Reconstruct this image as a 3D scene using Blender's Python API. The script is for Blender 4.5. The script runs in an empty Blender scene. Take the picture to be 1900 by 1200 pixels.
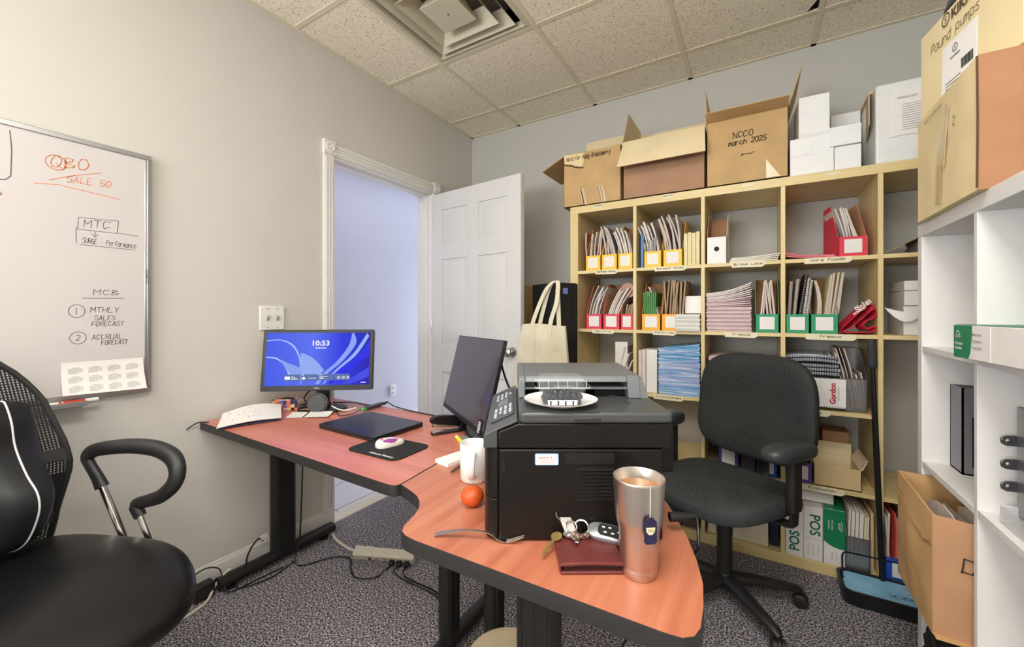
import bpy, math, random
from mathutils import Vector, Matrix
R = random.Random(7)
PI = math.pi
SC = bpy.context.scene
COL = SC.collection

# ------------------------------------------------------------------ camera
cam = bpy.data.objects.new('camera', bpy.data.cameras.new('camera'))
COL.objects.link(cam)
cam.location = (0, 0, 1.1856)
cam.rotation_euler = (PI/2, 0, math.radians(30.94))
cam.data.sensor_width = 36.0
cam.data.lens = 752.4/1900*36.0
cam.data.shift_y = -20/1900
cam.data.clip_start = 0.05
SC.camera = cam

# ------------------------------------------------------------------ exposure, world, room lights
SC.view_settings.view_transform = 'Standard'
SC.view_settings.look = 'None'
SC.view_settings.exposure = 0.0
SC.view_settings.gamma = 1.0
SC.view_settings.use_curve_mapping = False
wd = bpy.data.worlds.new('world'); SC.world = wd; wd.use_nodes = True
wd.node_tree.nodes['Background'].inputs[0].default_value = (0.75, 0.8, 0.9, 1)
wd.node_tree.nodes['Background'].inputs[1].default_value = 0.25

def area_light(name, loc, rot, sx, sy, power, color, spread=180):
    l = bpy.data.lights.new(name, 'AREA'); l.shape = 'RECTANGLE'
    l.size = sx; l.size_y = sy; l.energy = power; l.color = color; l.spread = math.radians(spread)
    o = bpy.data.objects.new(name, l); COL.objects.link(o)
    o.location = loc; o.rotation_euler = rot
    return o
area_light('troffer_light', (-.036, -.02, 2.60), (0, 0, 0),  .56, 1.16, 30, (1.0, .985, .96))
area_light('troffer_light', (-.036, -1.85, 2.60), (0, 0, 0), .56, 1.16, 22, (1.0, .985, .96))  # unseen troffer added behind the camera for fill
area_light('troffer_light', (-1.256, -1.24, 2.60), (0, 0, 0), .56, 1.16, 12, (1.0, .985, .96))  # another unseen troffer, added as soft fill
area_light('near_fill_light', (-1.0, -2.33, 1.40), (PI/2+1.15, 0, -.42), 1.5, 1.3, 140, (.95, .978, 1.0))  # added fill from the near wall, tilted up to brighten the ceiling
area_light('hall_light', (-2.72, 2.6, 2.58), (0, 0, 0), .5, 2.6, 9, (.84, .87, 1.0))
area_light('hall_fill_light', (-2.72, 4.9, 1.0), (-PI/2, 0, 0), .9, 1.7, 62, (.74, .80, 1.0))  # added cool fill for the dim lower hall wall; no opening built here

# ------------------------------------------------------------------ materials
def lin(c):
    def f(v):
        v = v/255.0
        return v/12.92 if v <= .04045 else ((v+.055)/1.055)**2.4
    return (f(c[0]), f(c[1]), f(c[2]), 1.0)
MATS = {}
class NT:
    def __init__(s, name):
        s.m = bpy.data.materials.new(name); s.m.use_nodes = True
        s.t = s.m.node_tree; s.b = s.t.nodes['Principled BSDF']
        s.tc = s.t.nodes.new('ShaderNodeTexCoord')
    def n(s, typ, **kw):
        nd = s.t.nodes.new(typ)
        for k, v in kw.items():
            if k in nd.inputs: nd.inputs[k].default_value = v
            else: setattr(nd, k, v)
        return nd
    def l(s, a, b): s.t.links.new(a, b)
    def map(s, scale=(1, 1, 1), rot=(0, 0, 0)):
        mp = s.n('ShaderNodeMapping'); mp.inputs['Scale'].default_value = scale; mp.inputs['Rotation'].default_value = rot
        s.l(s.tc.outputs['Object'], mp.inputs[0]); return mp.outputs[0]
    def noise(s, vec, scale, detail=3, rough=.5, dist=0):
        nd = s.n('ShaderNodeTexNoise', Scale=scale, Detail=detail, Roughness=rough, Distortion=dist)
        s.l(vec, nd.inputs['Vector']); return nd.outputs['Fac']
    def ramp(s, fac, stops, interp='LINEAR'):
        r = s.n('ShaderNodeValToRGB'); e = r.color_ramp.elements; r.color_ramp.interpolation = interp
        while len(e) < len(stops): e.new(.5)
        for i, (p, c) in enumerate(stops):
            e[i].position = p; e[i].color = c if len(c) == 4 else (*c, 1)
        s.l(fac, r.inputs[0]); return r.outputs[0]
    def bump(s, h, strength=.3, dist=.002):
        b = s.n('ShaderNodeBump', Strength=strength, Distance=dist); s.l(h, b.inputs['Height']); s.l(b.outputs[0], s.b.inputs['Normal'])

def mat(name, rgb, rough=.55, metal=0.0, var=.06, vscale=30, bump=0, bscale=200, coat=0, spec=.5, trans=0, alpha=1, emit=0, stretch=(1, 1, 1)):
    if name in MATS: return MATS[name]
    t = NT(name); c = lin(rgb)
    t.b.inputs['Roughness'].default_value = rough; t.b.inputs['Metallic'].default_value = metal
    t.b.inputs['Specular IOR Level'].default_value = spec; t.b.inputs['Coat Weight'].default_value = coat
    t.b.inputs['Transmission Weight'].default_value = trans; t.b.inputs['Alpha'].default_value = alpha
    if emit:
        t.b.inputs['Emission Color'].default_value = c; t.b.inputs['Emission Strength'].default_value = emit
    vec = t.map(stretch)
    if var:
        f = t.noise(vec, vscale, 4)
        lo = tuple(max(0, v*(1-var)) for v in c[:3]); hi = tuple(min(1, v*(1+var)) for v in c[:3])
        t.l(t.ramp(f, [(.3, lo), (.7, hi)]), t.b.inputs['Base Color'])
    else: t.b.inputs['Base Color'].default_value = c
    if bump: t.bump(t.noise(vec, bscale, 3), bump, .001)
    MATS[name] = t.m
    return t.m

def wood(name, dark, mid, light, axis='x', scale=1.0, rough=.35, coat=.0):
    if name in MATS: return MATS[name]
    t = NT(name)
    st = {'x': (1.2, 22, 22), 'y': (22, 1.2, 22), 'z': (22, 22, 1.2)}[axis]
    v = t.map(tuple(q*scale for q in st))
    f = t.noise(v, 1.6, 6, .6, .4)
    col = t.ramp(f, [(.28, lin(dark)), (.5, lin(mid)), (.72, lin(light))])
    t.l(col, t.b.inputs['Base Color']); t.b.inputs['Roughness'].default_value = rough; t.b.inputs['Coat Weight'].default_value = coat
    MATS[name] = t.m; return t.m

def carpet():
    t = NT('carpet'); v = t.map()
    f = t.noise(v, 150, 2, .65); g = t.noise(v, 40, 3, .6)
    c = t.ramp(f, [(.36, lin((30, 30, 34))), (.46, lin((112, 110, 114))), (.54, lin((168, 166, 170))), (.64, lin((246, 244, 246)))])
    d = t.ramp(g, [(.3, lin((206, 212, 226))), (.5, lin((226, 220, 222))), (.7, lin((238, 226, 220)))])
    m = t.n('ShaderNodeMix', data_type='RGBA', blend_type='MULTIPLY'); m.inputs[0].default_value = 1
    t.l(c, m.inputs[6]); t.l(d, m.inputs[7]); t.l(m.outputs[2], t.b.inputs['Base Color'])
    t.b.inputs['Roughness'].default_value = .95; t.b.inputs['Specular IOR Level'].default_value = .1
    t.bump(f, .8, .004); MATS['carpet'] = t.m; return t.m

def tile_ceiling():
    t = NT('ceiling_tile'); v = t.map((1, 1, 1))
    f = t.noise(v, 150, 2, .5); g = t.noise(v, 60, 3, .6)
    c = t.ramp(f, [(.30, lin((138, 124, 104))), (.365, lin((232, 221, 198))), (.55, lin((246, 237, 216))), (.8, lin((250, 242, 226)))])
    t.l(c, t.b.inputs['Base Color']); t.b.inputs['Roughness'].default_value = .9
    t.bump(f, .6, .003); MATS['ceiling_tile'] = t.m; return t.m

def floor_tile():
    t = NT('hall_tile'); v = t.map((1, 1, 1), (0, 0, .0))
    b = t.n('ShaderNodeTexBrick', offset=0.0, Scale=1.0); b.inputs['Mortar Size'].default_value = .004
    b.inputs['Brick Width'].default_value = .31; b.inputs['Row Height'].default_value = .31
    b.inputs['Color1'].default_value = lin((226, 220, 216)); b.inputs['Color2'].default_value = lin((220, 214, 210)); b.inputs['Mortar'].default_value = lin((120, 112, 108))
    t.l(v, b.inputs['Vector']); t.l(b.outputs['Color'], t.b.inputs['Base Color']); t.b.inputs['Roughness'].default_value = .3
    MATS['hall_tile'] = t.m; return t.m

def cracked(name, base, line, scale=70):
    t = NT(name); v = t.map()
    vo = t.n('ShaderNodeTexVoronoi', feature='DISTANCE_TO_EDGE', Scale=scale); t.l(v, vo.inputs['Vector'])
    n = t.noise(v, 900, 2, .7)
    m = t.noise(v, 7, 2)
    lim = t.n('ShaderNodeMath', operation='MULTIPLY'); t.l(m, lim.inputs[0]); lim.inputs[1].default_value = .22
    gt = t.n('ShaderNodeMath', operation='LESS_THAN'); t.l(vo.outputs['Distance'], gt.inputs[0])
    sub = t.n('ShaderNodeMath', operation='SUBTRACT'); t.l(lim.outputs[0], sub.inputs[0]); sub.inputs[1].default_value = .072; t.l(sub.outputs[0], gt.inputs[1])
    c1 = t.ramp(n, [(.35, lin(tuple(max(0, q-14) for q in base))), (.65, lin(tuple(q+16 for q in base)))])
    mx = t.n('ShaderNodeMix', data_type='RGBA'); t.l(gt.outputs[0], mx.inputs[0]); t.l(c1, mx.inputs[6]); mx.inputs[7].default_value = lin(line)
    t.l(mx.outputs[2], t.b.inputs['Base Color']); t.b.inputs['Roughness'].default_value = .75
    t.bump(n, .35, .001); MATS[name] = t.m; return t.m

def mesh_mat(name, rgb, pitch, hole=.5, axes='yz', rough=.6, metal=0):
    # woven mesh: real see-through holes in a regular grid
    t = NT(name); t.b.inputs['Base Color'].default_value = lin(rgb); t.b.inputs['Roughness'].default_value = rough; t.b.inputs['Metallic'].default_value = metal
    sp = t.n('ShaderNodeSeparateXYZ'); mp = t.map((1/pitch,)*3); t.l(mp, sp.inputs[0])
    out = {'x': sp.outputs[0], 'y': sp.outputs[1], 'z': sp.outputs[2]}
    def tri(sock):
        a = t.n('ShaderNodeMath', operation='FRACT'); t.l(sock, a.inputs[0])
        b = t.n('ShaderNodeMath', operation='SUBTRACT'); t.l(a.outputs[0], b.inputs[0]); b.inputs[1].default_value = .5
        c = t.n('ShaderNodeMath', operation='ABSOLUTE'); t.l(b.outputs[0], c.inputs[0])
        d = t.n('ShaderNodeMath', operation='LESS_THAN'); t.l(c.outputs[0], d.inputs[0]); d.inputs[1].default_value = hole/2
        return d.outputs[0]
    m = t.n('ShaderNodeMath', operation='MULTIPLY'); t.l(tri(out[axes[0]]), m.inputs[0]); t.l(tri(out[axes[1]]), m.inputs[1])
    inv = t.n('ShaderNodeMath', operation='SUBTRACT'); inv.inputs[0].default_value = 1; t.l(m.outputs[0], inv.inputs[1])
    t.l(inv.outputs[0], t.b.inputs['Alpha']); MATS[name] = t.m; return t.m

# ------------------------------------------------------------------ mesh builder
def T(x=0, y=0, z=0): return Matrix.Translation((x, y, z))
def RZ(a): return Matrix.Rotation(a, 4, 'Z')
def RX(a): return Matrix.Rotation(a, 4, 'X')
def RY(a): return Matrix.Rotation(a, 4, 'Y')
def basis(o, x, y, z=None):
    x = Vector(x).normalized(); y = Vector(y).normalized(); z = Vector(z).normalized() if z else x.cross(y).normalized()
    m = Matrix((x, y, z)).transposed().to_4x4(); m.translation = Vector(o); return m
_text_cache = {}
def text_mesh(s, bold=0.0):
    if (s, bold) in _text_cache: return _text_cache[(s, bold)]
    cu = bpy.data.curves.new('txt', 'FONT'); cu.body = s; cu.size = 1; cu.offset = bold; cu.resolution_u = 3
    o = bpy.data.objects.new('txt', cu); COL.objects.link(o)
    dg = bpy.context.evaluated_depsgraph_get(); ev = o.evaluated_get(dg); me = ev.to_mesh()
    vs = [v.co.copy() for v in me.vertices]; fs = [tuple(p.vertices) for p in me.polygons]
    ev.to_mesh_clear(); bpy.data.objects.remove(o); bpy.data.curves.remove(cu)
    _text_cache[(s, bold)] = (vs, fs); return vs, fs
GL = dict(A="02 28 42;14 34", B="02 08 37 36 05 44 43 02", C="47 18 06 04 12 43", D="02 08 38 46 44 32 02", E="48 08 02 42;05 35", F="48 08 02;05 35", G="47 18 06 04 12 42 45 25", H="02 08;42 48;05 45", I="22 28", J="48 43 32 12 03", K="02 08;48 05 42", L="08 02 42", M="02 08 25 48 42", N="02 08 42 48", O="18 06 04 12 32 44 46 38 18", P="02 08 38 47 46 35 05", Q="18 06 04 12 32 44 46 38 18;24 51", R="02 08 38 47 46 35 05;25 42", S="47 38 18 07 06 35 44 43 32 12 03", T="08 48;28 22", U="08 03 12 32 43 48", V="08 22 48", W="08 12 25 32 48", X="02 48;08 42", Y="08 25 48;25 22", Z="08 48 02 42",
 a="46 26 05 03 12 32 44 46 42", b="08 02 32 43 45 36 05", c="46 16 04 03 12 42", d="46 16 04 03 12 32 43;48 42", e="04 44 45 36 16 04 03 12 42", f="48 28 17 12;05 35", g="46 16 05 04 13 43;46 41 30 10", h="08 02;04 16 36 45 42", i="26 22;27 28", j="26 21 10;27 28", k="08 02;46 04 42", l="28 22", m="06 02;05 16 25 22;25 36 45 42", n="06 02;05 16 36 45 42", o="16 05 03 12 32 43 45 36 16", p="06 00;06 36 45 43 32 03", q="46 16 04 13 43;46 40", r="06 02;04 16 36", s="46 16 05 34 43 32 02", t="18 13 22 32;06 36", u="06 03 12 32 43;46 42", v="06 22 46", w="06 12 25 32 46", x="06 42;02 46", y="06 23;46 20 00", z="06 46 02 42")
GL.update({'0': GL['O'], '1': "17 28 22", '2': "07 18 38 46 02 42", '3': "08 48 25 44 33 12 03", '4': "38 04 44;32 38", '5': "48 08 05 35 44 43 32 12 03", '/': "01 48", '-': "05 45", '.': "22 23", ' ': ""})

class MB:
    def __init__(s): s.v = []; s.f = []; s.mi = []; s.X = Matrix()
    def add(s, vs, fs, mi=0):
        o = len(s.v); s.v += [s.X @ Vector(p) for p in vs]
        s.f += [tuple(o+i for i in f) for f in fs]; s.mi += [mi]*len(fs) if isinstance(mi, int) else list(mi); return s
    def box(s, c, d, mi=0, M=None, taper=1.0):
        x, y, z = d[0]/2, d[1]/2, d[2]/2
        vs = [Vector((sx*x*(taper if sz > 0 else 1), sy*y*(taper if sz > 0 else 1), sz*z)) for sz in (-1, 1) for sx, sy in ((-1, -1), (1, -1), (1, 1), (-1, 1))]
        if M: vs = [M @ v for v in vs]
        vs = [v+Vector(c) for v in vs]
        return s.add(vs, [(3, 2, 1, 0), (4, 5, 6, 7), (0, 1, 5, 4), (1, 2, 6, 5), (2, 3, 7, 6), (3, 0, 4, 7)], mi)
    def bb(s, x0, x1, y0, y1, z0, z1, mi=0): return s.box(((x0+x1)/2, (y0+y1)/2, (z0+z1)/2), (x1-x0, y1-y0, z1-z0), mi)
    def tube(s, pts, r, n=8, mi=0, closed=False, flat=1.0, up=None):
        P = [Vector(p) for p in pts]; k = len(P); rs = r if isinstance(r, (list, tuple)) else [r]*k
        vs = []; prev = None
        for i in range(k):
            if closed: d = (P[(i+1) % k]-P[i-1]).normalized()
            else: d = (P[min(i+1, k-1)]-P[max(i-1, 0)]).normalized()
            if prev is None:
                ref = Vector(up) if up else (Vector((0, 0, 1)) if abs(d.z) < .9 else Vector((1, 0, 0)))
                a = (ref-d*ref.dot(d)).normalized()
            else:
                a = (prev-d*prev.dot(d)); a = a.normalized() if a.length > 1e-6 else prev
            prev = a; b = d.cross(a)
            for j in range(n):
                t = 2*PI*j/n; vs.append(P[i]+(a*math.cos(t)*flat+b*math.sin(t))*rs[i])
        fs = []
        for i in range(k if closed else k-1):
            for j in range(n):
                i2 = (i+1) % k; fs.append((i*n+j, i*n+(j+1) % n, i2*n+(j+1) % n, i2*n+j))
        if not closed: fs += [tuple(range(n-1, -1, -1)), tuple((k-1)*n+j for j in range(n))]
        return s.add(vs, fs, mi)
    def lathe(s, prof, n=28, mi=0, c=(0, 0, 0), M=None):
        vs = []
        for r, z in prof:
            for j in range(n):
                t = 2*PI*j/n; vs.append(Vector((r*math.cos(t), r*math.sin(t), z)))
        if M: vs = [M @ v for v in vs]
        vs = [v+Vector(c) for v in vs]
        fs = [(i*n+j, i*n+(j+1) % n, (i+1)*n+(j+1) % n, (i+1)*n+j) for i in range(len(prof)-1) for j in range(n)]
        if prof[0][0] > 1e-5: fs.append(tuple(range(n-1, -1, -1)))
        if prof[-1][0] > 1e-5: fs.append(tuple((len(prof)-1)*n+j for j in range(n)))
        return s.add(vs, fs, mi)
    def prism(s, poly, z0, z1, mi=0, M=None, mi_side=None):
        n = len(poly); vs = [Vector((p[0], p[1], z0)) for p in poly]+[Vector((p[0], p[1], z1)) for p in poly]
        if M: vs = [M @ v for v in vs]
        fs = [tuple(range(n-1, -1, -1)), tuple(range(n, 2*n))]+[(i, (i+1) % n, n+(i+1) % n, n+i) for i in range(n)]
        return s.add(vs, fs, [mi, mi]+[mi if mi_side is None else mi_side]*n)
    def grid(s, fn, nu, nv, mi=0):
        vs = [fn(i/nu, j/nv) for j in range(nv+1) for i in range(nu+1)]; w = nu+1
        return s.add(vs, [(j*w+i, j*w+i+1, (j+1)*w+i+1, (j+1)*w+i) for j in range(nv) for i in range(nu)], mi)
    def slab(s, fn, off, nu, nv, mi=0, mi_edge=None):
        # thick sheet: fn(u,v) one face, fn+off the other
        off = Vector(off); w = nu+1; n = w*(nv+1)
        a = [Vector(fn(i/nu, j/nv)) for j in range(nv+1) for i in range(nu+1)]
        vs = a+[p+off for p in a]
        fs = []; ms = []; me = mi if mi_edge is None else mi_edge
        for j in range(nv):
            for i in range(nu):
                q = (j*w+i, j*w+i+1, (j+1)*w+i+1, (j+1)*w+i); fs += [q[::-1], tuple(n+k for k in q)]; ms += [mi, mi]
        for i in range(nu):
            fs += [(i, i+1, n+i+1, n+i), (nv*w+i+1, nv*w+i, n+nv*w+i, n+nv*w+i+1)]; ms += [me, me]
        for j in range(nv):
            fs += [((j+1)*w, j*w, n+j*w, n+(j+1)*w), (j*w+nu, (j+1)*w+nu, n+(j+1)*w+nu, n+j*w+nu)]; ms += [me, me]
        return s.add(vs, fs, ms)
    def text(s, txt, size, M, mi=0, width=None, align=0.5, bold=0.0):
        vs, fs = text_mesh(txt, bold)
        if not vs: return s
        x0 = min(v.x for v in vs); x1 = max(v.x for v in vs)
        k = size; kx = size if width is None else width/(x1-x0)
        return s.add([M @ Vector(((v.x-x0-(x1-x0)*align)*kx, v.y*k, 0)) for v in vs], fs, mi)
    def strokes(s, lines, w, M, mi=0):
        # ink ribbons in the XY plane of M
        for ln in lines:
            P = [Vector((p[0], p[1], 0)) for p in ln]
            for a, b in zip(P[:-1], P[1:]):
                d = b-a
                if d.length < 1e-7: continue
                d.normalize(); nn = Vector((-d.y, d.x, 0))*w/2; e = d*w*.4
                s.add([M @ (a-nn-e), M @ (b-nn+e), M @ (b+nn+e), M @ (a+nn-e)], [(0, 1, 2, 3)], mi)
        return s
    def hand(s, txt, M, h, width, w, mi=0, slope=0.0, jit=.06):
        n = len(txt); adv = width/max(n-.2, .8); cw = adv*.74
        lines = []
        for i, ch in enumerate(txt):
            g = GL.get(ch, '')
            for st in g.split(';'):
                if not st: continue
                pts = []
                for p in st.split():
                    x = int(p[0])/4*cw+i*adv+R.uniform(-jit, jit)*cw; y = (int(p[1])-2)/6*h+R.uniform(-jit, jit)*h
                    pts.append((x+y*.12, y+x*slope))
                lines.append(pts)
        return s.strokes(lines, w, M, mi)
    def build(s, name, mats, parent=None, smooth=30, bevel=0, seg=2, subsurf=0, solid=0, kind=None, loc=None):
        me = bpy.data.meshes.new(name); me.from_pydata([tuple(v) for v in s.v], [], s.f)
        for m in (mats if isinstance(mats, (list, tuple)) else [mats]): me.materials.append(m)
        me.polygons.foreach_set('material_index', s.mi); me.update()
        if smooth: me.shade_smooth(); me.set_sharp_from_angle(angle=math.radians(smooth))
        o = bpy.data.objects.new(name, me); COL.objects.link(o)
        if parent is not None: o.parent = parent
        if loc: o.location = loc
        if solid: q = o.modifiers.new('solid', 'SOLIDIFY'); q.thickness = solid; q.offset = 0
        if bevel:
            q = o.modifiers.new('bevel', 'BEVEL'); q.width = bevel; q.segments = seg; q.limit_method = 'ANGLE'; q.angle_limit = math.radians(35)
        if subsurf: q = o.modifiers.new('sub', 'SUBSURF'); q.levels = subsurf; q.render_levels = subsurf
        if kind: o['kind'] = kind
        return o

def superbox(a, b, c, e1=.35, e2=.35, nu=40, nv=20):
    # superellipsoid surface function pieces: rounded cushion, half sizes a,b,c
    def sg(v, e): return math.copysign(abs(v)**e, v)
    def fn(u, v):
        th = -PI+2*PI*u; ph = -PI/2+PI*v
        return Vector((a*sg(math.cos(ph), e1)*sg(math.cos(th), e2), b*sg(math.cos(ph), e1)*sg(math.sin(th), e2), c*sg(math.sin(ph), e1)))
    return fn
def sphere(mb, c, r, n=10, mi=0, sq=(1, 1, 1)):
    k = max(4, n//2); vs = [Vector((0, 0, -r*sq[2]))]
    for i in range(1, k):
        ph = -PI/2+PI*i/k
        for j in range(n):
            th = 2*PI*j/n; vs.append(Vector((r*sq[0]*math.cos(ph)*math.cos(th), r*sq[1]*math.cos(ph)*math.sin(th), r*sq[2]*math.sin(ph))))
    vs.append(Vector((0, 0, r*sq[2]))); vs = [v+Vector(c) for v in vs]
    fs = [(0, 1+(j+1) % n, 1+j) for j in range(n)]
    for i in range(k-2):
        for j in range(n): fs.append((1+i*n+j, 1+i*n+(j+1) % n, 1+(i+1)*n+(j+1) % n, 1+(i+1)*n+j))
    L = 1+(k-1)*n; b = 1+(k-2)*n
    fs += [(b+j, b+(j+1) % n, L) for j in range(n)]
    return mb.add(vs, fs, mi)
def rrect(x0, x1, y0, y1, r, n=5):
    P = []
    for cx, cy, a in ((x1-r, y0+r, -PI/2), (x1-r, y1-r, 0), (x0+r, y1-r, PI/2), (x0+r, y0+r, PI)):
        for i in range(n+1):
            t = a+PI/2*i/n; P.append((cx+r*math.cos(t), cy+r*math.sin(t)))
    return P
def spline(pts, n=8, closed=False):
    P = [Vector(p) for p in pts]; out = []; k = len(P)
    rng = range(k if closed else k-1)
    for i in rng:
        if closed: a, b, c, d = P[i-1], P[i], P[(i+1) % k], P[(i+2) % k]
        else: a, b, c, d = P[max(i-1, 0)], P[i], P[i+1], P[min(i+2, k-1)]
        for j in range(n):
            t = j/n; out.append(.5*((2*b)+(c-a)*t+(2*a-5*b+4*c-d)*t*t+(3*b-a-3*c+d)*t**3))
    if not closed: out.append(P[-1])
    return out

def thing(name, label, cat, loc=(0, 0, 0), rz=0, group=None):
    o = bpy.data.objects.new(name, None); COL.objects.link(o); o.empty_display_size = .05
    o.location = loc; o.rotation_euler = (0, 0, rz); o['label'] = label; o['category'] = cat
    if group: o['group'] = group
    return o
def tag(o, label, cat, group=None):
    o['label'] = label; o['category'] = cat
    if group: o['group'] = group
    return o
def dup(root, loc, rz=None, label=None, group=None):
    r = root.copy(); COL.objects.link(r); r.location = loc
    if rz is not None: r.rotation_euler = (0, 0, rz)
    if label: r['label'] = label
    if group: r['group'] = group
    for ch in list(root.children):
        c = ch.copy(); COL.objects.link(c); c.parent = r
        for g in list(ch.children):
            d = g.copy(); COL.objects.link(d); d.parent = c
    return r
# ------------------------------------------------------------------ room shell
XL, XR, YB, YN, H = -2.015, .87, 2.717, -2.4, 2.63
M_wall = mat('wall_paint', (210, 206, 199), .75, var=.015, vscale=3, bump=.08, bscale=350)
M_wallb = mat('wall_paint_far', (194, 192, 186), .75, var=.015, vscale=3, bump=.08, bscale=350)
M_trim = mat('trim_paint', (232, 229, 224), .35, var=.01)
M_grid = mat('grid_metal', (222, 212, 186), .45, var=.02)
M_hall = mat('hall_paint', (206, 206, 214), .7, var=.02, vscale=2)
M_black = mat('black_plastic', (22, 22, 23), .42, var=.1)
M_white = mat('white_plastic', (236, 234, 230), .4, var=.02)
M_steel = mat('brushed_steel', (190, 186, 180), .28, 1.0, var=.06, vscale=60)
M_chrome = mat('chrome', (215, 213, 210), .12, 1.0, var=0)
M_paper = mat('paper', (238, 235, 231), .8, var=.02)
M_ink = mat('ink', (38, 36, 40), .8, var=0)
M_kraft = mat('cardboard', (208, 182, 136), .85, var=.07, vscale=9, bump=.1, bscale=120)
M_kraftd = mat('cardboard_brown', (184, 140, 104), .85, var=.07, vscale=9, bump=.1, bscale=120)
M_cream = mat('cardboard_inside', (230, 212, 172), .85, var=.05, vscale=9)

def S(name, mb, m, **kw): return mb.build(name, m, kind='structure', **kw)
S('floor', MB().bb(-2.075, XR, YN, YB, -.1, 0), carpet())
S('floor_hall', MB().bb(-3.27, -2.115, .4, 5.0, -.1, -.004), floor_tile())
S('trim_1', MB().bb(-2.13, -2.03, 1.424, 2.233, -.02, .006), mat('threshold', (226, 214, 188), .5, var=.05, vscale=8), bevel=.004)
w = MB(); w.bb(XL-.12, XL, YN, 1.409, 0, H+.3); w.bb(XL-.12, XL, 2.248, YB+.1, 0, H+.3); w.bb(XL-.12, XL, 1.409, 2.248, 2.06, H+.3)
S('wall_left', w, M_wall)
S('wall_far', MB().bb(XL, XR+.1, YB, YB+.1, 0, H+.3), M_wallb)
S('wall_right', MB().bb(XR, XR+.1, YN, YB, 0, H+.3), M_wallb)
w = MB(); w.bb(XL, -1.75, YN-.1, YN, 0, H+.3); w.bb(.25, XR, YN-.1, YN, 0, H+.3); w.bb(-1.75, .25, YN-.1, YN, 0, .75); w.bb(-1.75, .25, YN-.1, YN, 2.15, H+.3)
S('wall_near', w, M_wall)
w = MB()
for x in (-1.75, -.77, .21): w.bb(x, x+.04, YN-.07, YN-.02, .75, 2.15)
for z in (.75, 2.11): w.bb(-1.75, .25, YN-.07, YN-.02, z, z+.04)
S('added_window_1', w, M_trim)  # unseen frame, added to go with the near wall fill light
S('wall_hall', MB().bb(-3.37, -3.27, .4, 5.0, 0, 2.7), M_hall)
S('wall_hall_end', MB().bb(-3.27, XL-.12, 5.0, 5.1, 0, 2.7), M_hall)
S('wall_hall_start', MB().bb(-3.27, XL-.12, .3, .4, 0, 2.7), M_hall)
S('ceiling_hall', MB().bb(-3.37, XL-.12, .3, 5.1, 2.62, 2.7), M_hall)
b = MB(); b.bb(XL, XL+.013, YN, 1.361, 0, .095); b.bb(XL, XL+.007, YN, 1.361, .095, .107)
b.bb(XL, XL+.013, 2.31, YB, 0, .105)
S('baseboard_left', b, M_trim, bevel=.002)
S('baseboard_far', MB().bb(XL+.013, XR, YB-.013, YB, 0, .105), M_trim, bevel=.002)
S('baseboard_hall', MB().bb(-3.27, -3.257, .4, 5, 0, .1), M_trim, bevel=.002)
# door casing with fluted sides and rosette corner blocks
b = MB()
for y0, y1 in ((1.361, 1.424), (2.233, 2.296)):
    b.bb(XL, XL+.014, y0, y1, 0, 2.055)
    for k in (.008, .024, .04): b.bb(XL+.014, XL+.019, y0+k, y0+k+.012, .12, 2.04)
    b.bb(XL, XL+.022, y0-.004, y1+.004, 2.055, 2.13)
    b.lathe([(.028, 0), (.028, .004), (.02, .006), (.016, .002), (.009, .002), (.006, .006), (0, .006)], 20, 0, (XL+.022, (y0+y1)/2, 2.092), RY(PI/2))
b.bb(XL, XL+.014, 1.428, 2.229, 2.055, 2.122)
for k in (.008, .026, .044): b.bb(XL+.014, XL+.019, 1.428, 2.229, 2.055+k, 2.055+k+.013)
S('trim_2', b, M_trim, bevel=.0015)
b = MB(); b.bb(XL-.13, XL, 1.409, 1.424, 0, 2.06); b.bb(XL-.13, XL, 2.233, 2.248, 0, 2.06); b.bb(XL-.13, XL, 1.424, 2.233, 2.045, 2.06)
b.bb(XL-.075, XL-.04, 1.424, 1.434, 0, 2.045); b.bb(XL-.075, XL-.04, 2.223, 2.233, 0, 2.045); b.bb(XL-.075, XL-.04, 1.434, 2.223, 2.033, 2.045)
b.bb(XL-.145, XL-.13, 1.35, 1.424, 0, 2.12); b.bb(XL-.145, XL-.13, 2.233, 2.30, 0, 2.12); b.bb(XL-.145, XL-.13, 1.424, 2.233, 2.045, 2.12)
S('trim_3', b, M_trim, bevel=.002)
# hall outlet
o = thing('wall_outlet', 'white double wall outlet low on the hallway wall beyond the doorway', 'outlet', (-3.257, 3.005, .375))
MB().box((0.0, 0, 0), (.008, .075, .118)).build('cover_plate', M_white, o, bevel=.003)
for z in (-.028, .028):
    m = MB().box((.005, 0, z), (.006, .035, .038)); m.box((.009, -.008, z), (.002, .004, .014), 1); m.box((.009, .008, z), (.002, .004, .014), 1)
    m.build('socket', [M_white, M_ink], o, bevel=.001)

# ceiling tiles on a T-bar grid; one tile has a corner broken away
GX = [-1.561+.61*i for i in range(-1, 5)]; GY = [2.419-.61*j for j in range(-1, 9)]
M_tile = tile_ceiling()
c = MB(); xs = [XL]+[x for x in GX if XL < x < XR]+[XR]; ys = [YN]+sorted(y for y in GY if YN < y < YB)+[YB]
for i in range(len(xs)-1):
    for j in range(len(ys)-1):
        x0, x1, y0, y1 = xs[i], xs[i+1], ys[j], ys[j+1]
        if abs(x0+1.561) < .01 and abs(y0-1.199) < .01: continue   # air diffuser
        if abs(x0+.341) < .01 and -.7 < y0 < .55: continue           # troffer
        if abs(x0+.341) < .01 and -2.4 < y0 < -1.3: continue
        if abs(x0+1.561) < .01 and -1.9 < y0 < -.7: continue
        if abs(x1-.269) < .01 and abs(y1-2.419) < .01:
            c.prism([(x0, y0), (x1, y0), (x1, y1-.135), (x1-.05, y1-.03), (x1-.065, y1), (x0, y1)], H, H+.016); continue
        c.bb(x0, x1, y0, y1, H, H+.016)
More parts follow.
